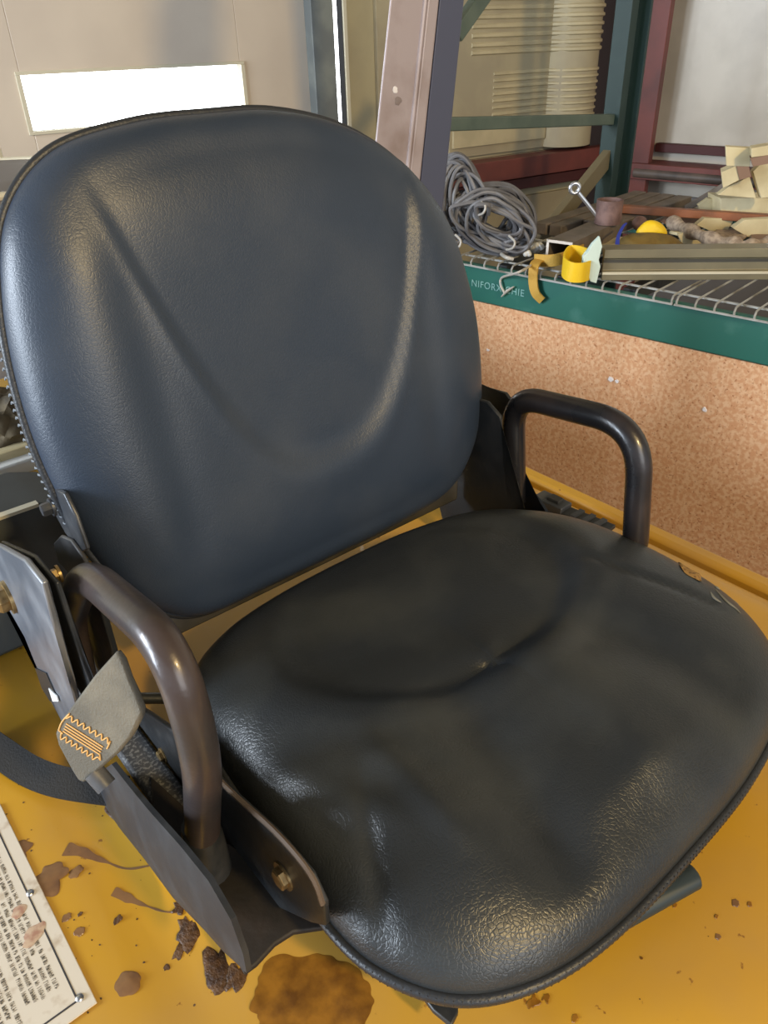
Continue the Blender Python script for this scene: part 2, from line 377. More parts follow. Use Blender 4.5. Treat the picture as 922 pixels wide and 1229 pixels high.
for z in sun_ribs:
    r = sp * .30 if z > sun_ribs[6] + .01 else sp * .22
    path = [Rpt(562 if z > sun_ribs[6] else 590) + nR * .02, Rpt(656) + nR * .02]
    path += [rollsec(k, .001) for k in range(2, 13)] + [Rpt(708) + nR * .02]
    obj('sun_stripe_rib', tubeb([Vector((p.x, p.y, z)) for p in path], r, 6), SUNRIB_BAND, lin)
# cream band and grey band under the ribs
for y0, y1, m_, in ((152, 172, SUNRIB_BAND), (188, 196, SUNRIB_BAND)):
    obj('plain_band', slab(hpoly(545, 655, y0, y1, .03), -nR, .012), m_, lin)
# dark vertical band between lining and rack upright
strip('trim_5', 708, 745, .06, .05, DARKBAND, CH)
# red girts on the rear wall
def girtR(x0, x1, y0, y1, off, th, m_, name):
    return struct(obj(name, slab(hpoly(x0, x1, y0, y1, off), -nR, th), m_, bevel=.003))
girtR(440, 742, 194, 219, .12, .12, RED, 'trim_6')
girtR(440, 742, 219.5, 233, .10, .09, RED_D, 'trim_7')
# wall lining below the girt
girtR(530, 742, 234, 480, .015, .015, W_KHAKI, 'trim_8')
# right wall: red corner column, sheet, girts
def sp_(x0, x1, y0, y1, off, th, m_, name, slope=True):
    a, b = onS(x0, y0, off), onS(x1, y0, off); mx = (x0 + x1) / 2
    zt_, zb_ = onS(mx, y0, off).z, onS(mx, y1, off).z
    q = [Vector((a.x, a.y, zb_)), Vector((b.x, b.y, zb_)), Vector((b.x, b.y, zt_)), Vector((a.x, a.y, zt_))]
    return struct(obj(name, slab(q, -nS, th), m_, bevel=.002))
ca, cb = onS(748, 100, .16), onS(792, 100, .16)
q = [Vector((ca.x, ca.y, 0)), Vector((cb.x, cb.y, 0)), Vector((cb.x, cb.y, CH)), Vector((ca.x, ca.y, CH))]
struct(obj('trim_9', slab(q, -nS, .04), RED, bevel=.003))
sp_(785, 1250, 186, 198, .05, .04, RED_D, 'trim_10')
sp_(785, 1250, 256, 400, .03, .02, GREY_W, 'trim_12')
sp_(740, 1250, 214, 236, .18, .15, RED, 'trim_11')
# a dark pipe lying along the girt
bm = bmesh.new(); a = onS(762, 207, .17); b = onS(1100, 207, .17); b.z = a.z - .0
tube(bm, [a, b], .022, 14)
tag(obj('wall_pipe', bm, mat('dark_pipe', srgb(74, 66, 62), .5, col2=srgb(96, 84, 76), nscale=10)), 'dark grey pipe running along the wall above the red girt', 'pipe')

# ================================================================== RACK
A3, B3 = qz(562, 315, 1.035), qz(922, 383, 1.035)
bd = (B3 - A3); bd.z = 0; bd.normalize()                 # along the beam, towards the camera side
be = Vector((-bd.y, bd.x, 0)); be = be if be.dot(FH) > 0 else -be   # into the shelf
rack = thing('pallet_rack', 'green steel pallet rack with a wire deck shelf against the corner wall', 'shelving rack', A3 - Vector((0, 0, 1.035)))
ZB = 1.032
bs = A3 - bd * .62; bs.z = ZB; bend = B3 + bd * .9; bend.z = ZB
def rack_pt(s, dpt, z): p = A3 + bd * s + be * dpt; return Vector((p.x, p.y, z))
# front beam: stepped box section
Lb = (B3 - A3).length
S0 = -.045
beam = obj('front_beam', slab([rack_pt(S0, 0, ZB), rack_pt(S0, 0, ZB - .098), rack_pt(S0, .045, ZB - .098), rack_pt(S0, .045, ZB - .018), rack_pt(S0, .022, ZB - .018), rack_pt(S0, .022, ZB)], bd, Lb + .9), GREEN, rack, bevel=.003)
obj('rear_beam', slab([rack_pt(S0, 1.0, ZB), rack_pt(S0, 1.0, ZB - .098), rack_pt(S0, 1.045, ZB - .098), rack_pt(S0, 1.045, ZB)], bd, Lb + .9), GREEN, rack, bevel=.003)
# upright frame at the far end
fx0 = -.62
RP = qp(733, 200, rack_pt(0, 1.0, 0), be)
s_u = (RP - A3).dot(bd); d_u = (RP - A3).dot(be)
def upright(s, d, w_=.045):
    bm = bmesh.new()
    c = [(-.03, 0), (-.03, w_), (-.024, w_), (-.024, .006), (.024, .006), (.024, w_), (.03, w_), (.03, 0)]
    poly = [rack_pt(s + cx_, d + cy_, 0.0) for cx_, cy_ in c]
    return slab(poly, (0, 0, 1), 3.2)
obj('upright_post', upright(s_u, d_u - .04), GREEN_D, rack, bevel=.002)
obj('upright_post', upright(-.16, 0), GREEN_D, rack, bevel=.002)
fl = [rack_pt(s_u - .01, d_u + .05, 0), rack_pt(s_u + .05, d_u + .05, 0), rack_pt(s_u + .05, d_u + .062, 0), rack_pt(s_u - .01, d_u + .062, 0)]
obj('post_flange', slab(fl, (0, 0, 1), 3.2), GREEN_D, rack)
# frame braces between the two posts, in the frame's plane
Pf = rack_pt(-.16, .04, 0); Pr = rack_pt(s_u, d_u, 0)
fn = (Pr - Pf); fn.z = 0; fn = Vector((-fn.y, fn.x, 0)).normalized()
def onF(x, y): return qp(x, y, Pf, fn)
obj('brace', barb(onF(500, 150), onF(742, 143), .03, .034), mat('brace_green', srgb(92, 104, 92), .5, col2=srgb(78, 92, 82), nscale=9), rack, bevel=.003)
obj('brace', barb(onF(640, 300), onF(735, 182), .03, .055), mat('brace_taupe', srgb(112, 102, 78), .55), rack, bevel=.003)
obj('brace', barb(onF(546, 42), onF(590, -20), .03, .04), MATS['brace_green'], rack, bevel=.003)
# stencilled lettering on the beam
def text_mesh(name, body, size, origin, right, upv, m_, parent, extr=.0004):
    cu = bpy.data.curves.new(name, 'FONT'); cu.body = body; cu.size = size; cu.extrude = extr; cu.space_character = 1.12
    t = bpy.data.objects.new(name, cu); COL.objects.link(t)
    bpy.context.view_layer.update()
    dg = bpy.context.evaluated_depsgraph_get(); me = bpy.data.meshes.new_from_object(t.evaluated_get(dg))
    bpy.data.objects.remove(t); bpy.data.curves.remove(cu)
    n = right.cross(upv)
    M4 = Matrix((right, upv, n)).transposed().to_4x4(); M4.translation = origin
    me.transform(M4); me.materials.clear(); me.materials.append(m_)
    o = bpy.data.objects.new(name, me); COL.objects.link(o)
    o.parent = parent; o.matrix_parent_inverse = Matrix.Translation(-parent.location)
    return o
o = text_mesh('stencil_lettering', 'NIFORX CHIE', .026, rack_pt(.014, -.0012, ZB - .058), bd, Vector((0, 0, 1)), STENCIL, rack)
# scuff of grey on the beam
# wire decks: cross wires hooked down over the beam, plus long wires
wires_proto = None
def deck(s0, s1, first):
    global wires_proto
    n = int(round((s1 - s0) / .043)); st = (s1 - s0) / n
    for k in range(n + 1):
        s = s0 + st * k
        if wires_proto is None:
            z = ZB + .0165
            pts = [rack_pt(0, -.004, ZB - .004), rack_pt(0, -.006, ZB + .006), rack_pt(0, .000, ZB + .015), rack_pt(0, .012, z), rack_pt(0, .5, z), rack_pt(0, 1.03, z)]
            wires_proto = obj('cross_wire', tubeb(pts, .0026, 6), WIRE, rack)
            wires_proto.location = bd * s
        else:
            c = wires_proto.copy(); COL.objects.link(c); c.location = bd * s
    for d, zz in ((-.0075, ZB - .002), (.035, ZB + .012), (.30, ZB + .012), (.53, ZB + .012), (.76, ZB + .012), (1.0, ZB + .012)):
        obj('long_wire', tubeb([rack_pt(s0 - .004, d, zz), rack_pt(s1 + .004, d, zz)], .003, 6), WIRE, rack)
    for fr in (.2, .5, .8):       # channels under the deck
        s = s0 + (s1 - s0) * fr
        obj('deck_channel', barb(rack_pt(s, .03, ZB - .012), rack_pt(s, 1.0, ZB - .012), .03, .03), BLACK, rack)
gs = (qz(640, 332, 1.04) - A3).dot(bd)
gs = (qz(806, 362, 1.04) - A3).dot(bd)
deck(-.03, gs - .006, True)
deck(gs + .006, Lb + .85, False)
# particle board under the beam
pb = slab([rack_pt(-.12, .004, ZB - .10), rack_pt(Lb + .85, .004, ZB - .10), rack_pt(Lb + .85, .004, .18), rack_pt(-.12, .004, .18)], be, .018)
board = tag(obj('particle_board', pb, BOARD, bevel=.001), 'large tan particle board sheet standing on edge under the green beam', 'board')
def onB(x, y, off=0): return qp(x, y, rack_pt(0, .004 - off, 0), be)
for i, (x, y, r) in enumerate(((733, 455, 5), (741, 457, 4), (846, 491, 4.5), (586, 420, 3))):
    p = onB(x, y, .0005)
    f = obj('white_fleck', blob(p, r * .0014, -be, 1.1, i, 30 + i, 9, .4, .003), FLECK, board); 

# ================================================================== SHELF CLUTTER
SZ = ZB + .020        # top of the deck wires
def on(x, y, z=0): return qz(x, y, SZ + z)
# coil of hose leaning in the corner of the shelf
hc = qp(588, 262, qz(590, 303, SZ), FH)
coil = thing('hose_coil', 'big untidy coil of grey rubber hose heaped at the shelf end', 'hose', Vector((hc.x, hc.y, SZ)))
bm = bmesh.new()
rt = Vector((RH.x, RH.y, 0)); bk = FH.copy()
hs = hc - EYE; px_m = hs.dot(FW) / F_PX
def hp(x, y, d): return hc + rt * ((x - 588) * px_m) + Vector((0, 0, 1)) * (-(y - 262) * px_m * 1.0) + bk * d
rnd = random.Random(3)
for k in range(34):
    cx_, cy_ = 592 + rnd.uniform(-7, 7), 262 + rnd.uniform(-5, 5)
    rx_, ry_ = rnd.uniform(24, 50), rnd.uniform(13, 36); tl = rnd.uniform(.25, .6)
    ph = rnd.uniform(0, 6); dd = rnd.uniform(-.05, .05)
    pts = []
    for i in range(12):
        t = 2 * pi * i / 12; u, v = rx_ * cos(t), ry_ * sin(t)
        pts.append(hp(cx_ + u * cos(tl) - v * sin(tl) + rnd.uniform(-2, 2), min(302, cy_ + u * sin(tl) + v * cos(tl) + rnd.uniform(-2, 2)), dd + .03 * sin(t + ph)))
    tube(bm, cr(pts, 4, True), .0052, 7, closed=True)
for k in range(26):
    cx_, cy_ = 553 + rnd.uniform(-8, 8), 243 + rnd.uniform(-5, 8)
    rx_, ry_ = rnd.uniform(12, 26), rnd.uniform(30, 50); tl = rnd.uniform(-.35, .1); dd = rnd.uniform(.0, .05); ph = rnd.uniform(0, 6)
    pts = []
    for i in range(12):
        t = 2 * pi * i / 12; u, v = rx_ * cos(t), ry_ * sin(t)
        pts.append(hp(cx_ + u * cos(tl) - v * sin(tl), min(303, cy_ + u * sin(tl) + v * cos(tl)), dd + .03 * sin(t + ph)))
    tube(bm, cr(pts, 4, True), .0052, 7, closed=True)
stuff(obj('hose_loops', bm, HOSE, coil))
for (x, y) in ((573, 245), (609, 285), (546, 282)):
    obj('tie_string', tubeb(cr([hp(x - 2, y - 9, -.07), hp(x + 3, y - 5, -.10), hp(x + 1, y + 2, -.10), hp(x - 4, y + 7, -.07)], 4), .003, 6), CABLE, coil)

obj('hose_tail', tubeb(cr([hp(572, 258, -.06), hp(566, 240, -.09), hp(580, 240, -.09), hp(582, 252, -.06)], 5), .006, 8), HOSE, coil)

# white foam scraps
for i, (x, y, r, lab) in enumerate(((633, 304, .013, 'small white crumpled scrap on the deck left of the white lump'), (647, 299, .019, 'white crumpled plastic lump beside the square tube end'))):
    bm = bmesh.new(); c = on(x, y, r * .55)
    for j in range(4):
        v = bmesh.ops.create_icosphere(bm, subdivisions=2, radius=r * .6)['verts']
        off = Vector((random.uniform(-1, 1), random.uniform(-1, 1), random.uniform(-.1, .7))) * r * .6
        for q_ in v: q_.co = q_.co * (1 + .35 * noise.noise(q_.co * 90)) + c + off
    tag(obj('white_scrap', bm, WHITE), lab, 'scrap')
# pale cable dropping over the beam, with a frayed end
def sh(pts): return [on(x, y, z) if d is None else qp(x, y, rack_pt(0, d, 0), be) for (x, y, z, d) in pts]
cable = thing('loose_cable', 'thin pale cable hanging over the beam with a flattened plug end', 'cable', on(640, 318))
path = cr(sh([(668, 300, .008, None), (640, 317, .008, None), (622, 327, .008, None), (603, 333, 0, -.013), (601, 342, 0, -.012), (606, 352, 0, -.010)]), 6)
obj('cord', tubeb(path, .0032, 8), CABLE, cable)
obj('plug', tubeb(sh([(602, 356, 0, -.010), (609, 349, 0, -.010), (617, 344, 0, -.010)]), .0042, 8, flat=.7, rf=lambda t: .5 + 1.0 * sin(pi * t)), CABLE, cable)
tag(obj('bent_wire', tubeb(cr([on(602, 305, .006), on(608, 309, .01), on(616, 311, .006)], 5), .005, 8), CABLE), 'short bent pale connector lying by the hose coil', 'connector')

# square steel tube with open cut end
st = thing('square_steel_tube', 'taupe square steel tube with its open cut end facing the aisle', 'steel tube', on(672, 306))
te = on(671, 303, .028); td = (on(760, 262, .02) - on(671, 303, .02)); td.z = 0; td.normalize()
tz = Vector((0, 0, 1)); tsd = td.cross(tz)
hw, hh = .033, .026
bm = bmesh.new()
for s in (-1, 1):
    bar(bm, te + tsd * s * hw, te + tsd * s * hw + td * .32, .005, hh * 2 + .005)
    bar(bm, te + tz * s * hh, te + tz * s * hh + td * .32, hw * 2, .005)
obj('tube_wall', bm, TUBE_G, st)
bm = bmesh.new()
for s in (-1, 1):
    bar(bm, te + tsd * s * hw - td * .002, te + tsd * s * hw, .007, hh * 2 + .007)
    bar(bm, te + tz * s * hh - td * .002, te + tz * s * hh, hw * 2 + .007, .007)
obj('cut_edge', bm, TUBE_E, st)
# rusty pipe stub standing on the square tube, wrench leaning in it
pc = te + td * .24 + tz * (hh + .001); px_ = qp(728, 278, pc, FH)
pc = Vector((px_.x, px_.y, te.z + hh + .004))
R_ = .036; Hh = .062
ps = thing('pipe_stub', 'short brown rusty pipe ring standing on the square tube', 'pipe', pc)
bm = bmesh.new(); n = 32
rg = [[bm.verts.new(pc + Vector((cos(2 * pi * k / n) * r, sin(2 * pi * k / n) * r, z))) for k in range(n)] for r, z in ((R_, 0), (R_, Hh), (R_ - .005, Hh), (R_ - .005, 0))]
for i in range(4):
    for k in range(n): bm.faces.new((rg[i][k], rg[i][(k + 1) % n], rg[(i + 1) % 4][(k + 1) % n], rg[(i + 1) % 4][k]))
obj('pipe_wall', bm, PIPE_R, ps)
wr = thing('wrench', 'chrome ring spanner leaning out of the rusty pipe ring', 'wrench', pc)
pA = qp(690, 226, pc, FH); pB = qp(719, 262, pc, FH); wd = (pA - pB).normalized()
obj('shank', tubeb([pB, pB.lerp(pA, .5), pA - wd * .006], .0055, 10, flat=.55, upv=FH), BRUSHED, wr)
rc_ = pA; wa_ = wd; wb_ = (Vector((0, 0, 1)) - wd * wd.z).normalized()
ring = [rc_ + (wa_ * cos(2 * pi * k / 24) + wb_ * sin(2 * pi * k / 24)) * .0125 for k in range(24)]
obj('ring_head', tubeb(ring, .0055, 10, closed=True), BRUSHED, wr)
# round knob behind
bm = bmesh.new(); kc = on(768, 268, .028)
bmesh.ops.create_uvsphere(bm, u_segments=20, v_segments=12, radius=.022)
for v in bm.verts: v.co = Vector((v.co.x, v.co.y, v.co.z * .95)) + kc
tag(obj('brown_ball', bm, PIPE_R), 'small brown ball knob lying behind the pipe ring', 'knob')

# ribbons: a strip along a path, width across, real thickness
def ribbon(pts, wv, wd_, th=.003, n=6, wf=None):
    P = cr(pts, n); bm = bmesh.new(); rows = []
    for i, p in enumerate(P):
        t = (P[min(i + 1, len(P) - 1)] - P[max(i - 1, 0)]).normalized()
        w_ = wv(i / (len(P) - 1)) if callable(wv) else Vector(wv)
        w_ = (w_ - t * w_.dot(t)).normalized(); nn = t.cross(w_).normalized()
        ww = wd_ * (wf(i / (len(P) - 1)) if wf else 1)
        rows.append([bm.verts.new(p + w_ * ww / 2 + nn * th / 2), bm.verts.new(p - w_ * ww / 2 + nn * th / 2),
                     bm.verts.new(p - w_ * ww / 2 - nn * th / 2), bm.verts.new(p + w_ * ww / 2 - nn * th / 2)])
    for A_, B_ in zip(rows, rows[1:]):
        for k in range(4): bm.faces.new((A_[k], A_[(k + 1) % 4], B_[(k + 1) % 4], B_[k]))
    bm.faces.new(rows[0][::-1]); bm.faces.new(rows[-1])
    bmesh.ops.recalc_face_normals(bm, faces=bm.faces[:])
    return bm
def fr(x, y, d): return qp(x, y, rack_pt(0, d, 0), be)
tag(obj('faded_strap', ribbon([fr(660, 311, .05), fr(646, 313, .02), fr(641, 321, -.014), fr(640, 338, -.018), fr(643, 352, -.017), fr(651, 361, -.012)], bd, .026, .004), YEL_D),
    'faded tan webbing strap folded and hanging down over the beam', 'strap')
tag(obj('strap_tongue', ribbon([on(642, 312, .012), on(668, 312, .02), on(700, 300, .028)], tz, .030, .004), YEL_D), 'faded tan strap length lying across the deck to the yellow loop', 'strap')
tag(obj('yellow_strap_loop', ribbon([on(712, 318, .03), on(702, 309, .045), on(684, 306, .045), on(676, 318, .036), on(684, 326, .030), on(700, 327, .028), on(712, 322, .028)], tz, .046, .004), YEL),
    'bright yellow webbing strap looped on the deck by the mint foam piece', 'strap')
# mint coloured broken foam piece
fpl = qz(722, 338, SZ)
def onM(x, y): return qp(x, y, fpl, FH)
poly = [onM(x, y) for x, y in [(720, 284), (723, 296), (719, 312), (721, 320), (716, 340), (709, 338), (705, 328), (699, 322), (702, 316), (700, 308), (706, 303), (711, 293)]]
tag(obj('mint_foam_piece', slab(poly, FH, .012), MINT, bevel=.001), 'broken pale mint foam piece standing against the channel end', 'foam')
# long metal channel lying along the front of the shelf
ch = thing('metal_channel', 'long olive grey metal channel lying on the deck behind the mint foam', 'channel', on(820, 338))
c0, c1 = on(722, 337, .0), on(930, 336, .0)
# the channel recedes with the deck edge a little
cd = (c1 - c0).normalized(); cn = Vector((-cd.y, cd.x, 0)); cn = cn if cn.dot(FH) > 0 else -cn
c1e = c0 + cd * .85
def chpt(p, d, z): return Vector((p.x, p.y, SZ)) + cn * d + Vector((0, 0, z))
kz = px_m
prof = [(0, .001), (0, .022), (.012, .026), (.012, .058), (.004, .062), (.004, .086), (.05, .088), (.05, .082), (.010, .080), (.010, .066), (.018, .062), (.018, .022), (.006, .018), (.006, .001)]
obj('channel_body', slab([chpt(c0, d, z) for d, z in [(a_, b_ * .84) for a_, b_ in prof]], cd, .85), CHAN, ch, bevel=.001)
bm = bmesh.new(); bar(bm, chpt(c0, .0105, .044), chpt(c1e, .0105, .044), .003, .006)
obj('dark_gasket', bm, mat('gasket', srgb(60, 58, 52), .7), ch)
obj('edge_lip', slab([chpt(c0, d, z) for d, z in [(-.002, .015), (-.002, .020), (.002, .021), (.002, .015)]], cd, .85), CREAM, ch)

# olive sling / cloth heap with yellow tip, blue tie
def heap(name, outline, h, m_, dep=.10, seed=1, z0=0, lab='', cat='cloth', nz=.25, group=None, thick=.6):
    """soft rounded lump whose footprint lies on the shelf; outline: list of pixel points of its silhouette, at its near base depth"""
    c = Vector((0, 0, 0)); P = []
    base = on(sum(p[0] for p in outline) / len(outline), max(p[1] for p in outline), z0)
    P = [qp(x, y, base, FH) for x, y in outline]
    P = cr(P, 4, True); c = sum(P, Vector()) / len(P)
    bm = bmesh.new(); rings = []
    for j, t in enumerate((1, .93, .8, .6, .35)):
        zf = sqrt(max(0, 1 - t * t)) * dep
        rings.append([bm.verts.new(c + (p - c) * t - FH * zf * (1 + nz * noise.noise((p + Vector((seed, 0, 0))) * 30))) for p in P])
    back = []
    for j, t in enumerate((.9, .5)):
        zf = sqrt(max(0, 1 - t * t)) * dep * thick
        back.append([bm.verts.new(c + (p - c) * t + FH * zf) for p in P])
    k = len(P)
    seqs = [back[1], back[0], *rings]
    for A_, B_ in zip(seqs, seqs[1:]):
        for i in range(k): bm.faces.new((A_[i], A_[(i + 1) % k], B_[(i + 1) % k], B_[i]))
    bm.faces.new(seqs[0][::-1]); bm.faces.new(seqs[-1])
    bmesh.ops.recalc_face_normals(bm, faces=bm.faces[:])
    return tag(obj(name, bm, m_, angle=75), lab, cat, group)
heap('olive_sling', [(738, 300), (748, 284), (772, 279), (800, 281), (815, 288), (824, 298), (822, 312), (740, 312)], 0, OLIVE_R, .05, 2, lab='olive brown folded sling heaped behind the metal channel')
heap('yellow_cloth', [(764, 281), (772, 268), (783, 264), (795, 269), (801, 280), (790, 284)], 0, YEL, .02, 5, z0=.052, lab='bright yellow cloth bunched on top of the olive sling')
tag(obj('blue_tie', ribbon([on(741, 299, .07), on(742, 285, .072), on(748, 272, .075), on(752, 268, .07)], RH, .011, .003, wf=lambda t: 1 - .6 * t), BLUE), 'curved bright blue plastic tie standing by the olive sling', 'tie')
# second taupe tube stretching back
# orange bar lying across the back
tag(obj('orange_bar', barb(on(738, 250, .046), on(1010, 268, .046), .03, .022), ORANGE, bevel=.002), 'long orange brown bar lying across the back of the shelf', 'bar')
tag(obj('leaning_slat', barb(on(824, 250, .02), qp(872, 222, on(860, 262, 0), FH), .02, .022), TUBE_G, bevel=.002), 'narrow grey brown slat leaning up to the card boxes', 'slat')
# pale rope-like cloth running to the right
tag(obj('rope_cloth', tubeb(cr([on(806, 266, .045), on(826, 276, .045), on(850, 286, .045), on(880, 293, .045), on(900, 296, .045), on(930, 290, .05), on(960, 288, .05)], 6), .017, 10, rf=lambda t: 1 + .25 * sin(t * 40)), CLOTH),
    'pale frayed woven strip trailing across the scraps towards the right', 'cloth')
# long taupe bars lying side by side across the deck's far end
for i, (s_, z_, w_, lab) in enumerate(((.015, 0, .045, 'taupe steel bar at the very end of the deck, behind the hose coil'), (.068, 0, .04, 'second taupe steel bar from the deck end, behind the square tube'),
        (.118, 0, .045, 'third taupe steel bar from the deck end, beside the rusty pipe ring'), (.175, 0, .05, 'fourth taupe steel bar from the deck end, behind the rusty pipe ring'))):
    b_ = tag(obj('taupe_bar', barb(rack_pt(s_, .33 if i < 2 else .44, SZ + .017), rack_pt(s_, .97, SZ + .017), w_, .032), TUBE_G, bevel=.003), lab, 'bar', 'taupe bars across the deck end')
# loose scraps on the deck
rnd = random.Random(21); sc = []
for i in range(12):
    s_, d_ = .26 + .11 * i, rnd.choice((.34, .55, .76)) + rnd.uniform(-.05, .05)
    sc.append((s_, d_))
ORD = ['first', 'second', 'third', 'fourth', 'fifth', 'sixth', 'seventh', 'eighth', 'ninth', 'tenth', 'eleventh', 'twelfth']
for i, (s_, d_) in enumerate(sc):
    c_ = rack_pt(s_, d_, SZ + .001); a_ = rnd.uniform(0, pi); k_ = rnd.choice((4, 4, 5, 6))
    mm, cn_ = rnd.choice(((CARD, 'cream'), (CARD_D, 'brown'), (TUBE_G, 'taupe'), (CLOTH, 'pale mottled')))
    P = [c_ + Vector((cos(a_ + 2 * pi * q_ / k_) * rnd.uniform(.05, .10), sin(a_ + 2 * pi * q_ / k_) * rnd.uniform(.04, .08), rnd.uniform(0, .010))) for q_ in range(k_)]
    tag(obj('loose_scrap', slab(P, (0, 0, 1), .008), mm, bevel=.001), cn_ + ' flat scrap on the deck, ' + ORD[i] + ' loose scrap from the pipe ring', 'scrap', 'loose scraps on the deck')
# flat cream scraps
def card(name, pts, base, m_, lab, th=.012, cat='card', group=None, z=0, nrm=None):
    b_ = on(*base, z)
    P = [qp(x, y, b_, FH) for x, y in pts]
    return tag(obj(name, slab(P, nrm or (FH * .9 + RH * .1), th), m_, bevel=.001), lab, cat, group)
def box3(pxl, pxr, pyt, pyb, depth, base, m_, m2, lab, name='card_box', rot=0, z=0, lid=True):
    b_ = on(*base, z); P = [qp(x, y, b_, FH) for x, y in ((pxl, pyb), (pxr, pyb), (pxr, pyt), (pxl, pyt))]
    t = thing(name, lab, 'box', (P[0] + P[1]) / 2)
    obj('box_body', slab(P, FH, depth), m_, t, bevel=.001)
    return t
GRP = None
box3(865, 960, 238, 258, .10, (890, 262), CARD, CARD, 'long cream card box lying in front of the scrap pile', z=.03)
def tilted(pts, side, base, z, lab, depth=.07):
    b_ = on(*base, z); P = [qp(x, y, b_, FH) for x, y in pts]
    t = thing('card_box', lab, 'box', P[0])
    obj('box_body', slab(P, FH * 1 + RH * .35, depth), CARD, t, bevel=.001)
    n = (P[1] - P[0]).cross(P[-1] - P[0]).normalized()
    if side: obj('open_flap', slab([qp(x, y, b_ - FH * .004, FH) for x, y in side], FH * 1 + RH * .35, depth * .9), CARD_D, t)
    return t
tilted([(866, 207), (884, 199), (888, 216), (868, 226)], [(884, 199), (898, 195), (902, 212), (888, 216)], (880, 262), .06, 'small cream card box tilted on the scrap pile with a brown side')
tilted([(871, 176), (903, 178), (900, 200), (872, 199)], None, (880, 256), .11, 'cream card piece standing at the back of the scrap pile', .03)
tilted([(902, 178), (925, 174), (925, 186), (902, 189)], [(901, 190), (925, 186), (925, 196), (904, 200)], (900, 256), .12, 'cream card box on top of the scrap pile at the picture edge', .05)
card('card_wedge', [(862, 234), (878, 222), (900, 212), (908, 238)], (880, 262), CARD, 'triangular cream card wedge below the small tilted box', .03, z=.05)
card('card_wedge', [(904, 206), (912, 198), (930, 196), (930, 236), (914, 238)], (890, 262), CARD, 'folded cream card wedge leaning at the right edge of the pile', .03, z=.05)
card('card_scrap', [(838, 246), (850, 238), (864, 240), (862, 252), (842, 256)], (850, 266), CARD, 'bent cream card scrap left of the long box', .02, z=.01)
card('card_scrap', [(836, 270), (846, 262), (874, 262), (880, 266), (872, 279), (852, 277)], (850, 280), CARD, 'flat cream card scrap below the orange bar', .03)
card('card_scrap', [(880, 274), (894, 264), (930, 262), (930, 288), (900, 286)], (890, 288), CARD, 'wide cream card scrap at the right below the orange bar', .03)
card('card_scrap', [(792, 266), (806, 258), (834, 258), (840, 263), (826, 272), (806, 272)], (810, 272), CARD_D, 'brownish card scrap behind the yellow cloth', .02)
card('card_scrap', [(814, 282), (824, 278), (850, 290), (838, 297), (822, 298)], (830, 298), CARD, 'cream card scrap beside the olive sling', .02)
card('card_scrap', [(832, 300), (850, 292), (900, 297), (930, 296), (930, 302), (832, 302)], (860, 303), CARD, 'flat cream card scrap just behind the channel', .03)

# ================================================================== FORKLIFT BODY
HZ = .95
fk = thing('forklift', 'yellow forklift body carrying the black seat, stained engine hood and guard post', 'forklift', (.3, .4, 0))
# hood: gently crowned, rounded right and left shoulders
bm = bmesh.new(); xs = []; rows = []
def hood_z(x, y):
    z = HZ
    z -= .16 * ss(0, 1, (-.17 - x) / .25) ** 1.2 if x < -.17 else 0
    dx = x - .83
    if dx > 0: z -= .055 * (1 - sqrt(max(0, 1 - min(1, dx / .075) ** 2)))
    if y < .12: z -= .05 * ss(.12, -.25, y)
    # soft dent running beside the seat bracket
    z -= .006 * math.exp(-((x - .075) / .03) ** 2) * ss(.25, .4, y) * ss(.75, .55, y)
    return z
NX, NY = 90, 70
for j in range(NY + 1):
    y = -.25 + (1.0 - -.25) * j / NY; row = []
    for i in range(NX + 1):
        x = -.55 + (.905 + .55) * i / NX
        row.append(bm.verts.new((x, y, hood_z(x, y))))
    rows.append(row)
for j in range(NY):
    for i in range(NX): bm.faces.new((rows[j][i], rows[j][i + 1], rows[j + 1][i + 1], rows[j + 1][i]))
# skirts
def skirt(vs, down=.5):
    lo_ = [bm.verts.new((v.co.x, v.co.y, HZ - down)) for v in vs]
    for k in range(len(vs) - 1): bm.faces.new((vs[k], lo_[k], lo_[k + 1], vs[k + 1]))
skirt([rows[0][i] for i in range(NX + 1)]); skirt([rows[NY][i] for i in range(NX, -1, -1)])
skirt([rows[j][NX] for j in range(NY + 1)]); skirt([rows[j][0] for j in range(NY, -1, -1)])
bmesh.ops.recalc_face_normals(bm, faces=bm.faces[:])
hood = obj('engine_hood', bm, HOOD, fk, angle=60)
# right hand rail of the body, just outside the hood
obj('side_rail', barb((.925, -.3, HZ - .045), (.925, 1.0, HZ - .045), .03, .05), HOOD, fk, bevel=.008)
# chassis below
obj('chassis', boxb((.2, .45, .36), (1.40, 1.5, .40)), mat('chassis_black', (.03, .03, .03, 1), .6), fk, bevel=.02)
# counterweight behind
obj('counterweight', boxb((.2, 1.36, .62), (1.30, .66, .76)), HOOD, fk, bevel=.05)
cwl = .62 + .38
for i, (x, y) in enumerate(((-.25, 0), (.65, 0), (-.25, 1), (.65, 1))):
    bm = bmesh.new(); c = Vector((x, .05 + y * .95, .20)); 
    tube(bm, [c + Vector((-.11, 0, 0)), c + Vector((-.1, 0, 0)), c + Vector((.1, 0, 0)), c + Vector((.11, 0, 0))], .2, 28, rf=lambda t: .92 if t in (0, 1) else 1)
    obj('wheel', bm, MATS['chassis_black'], fk)
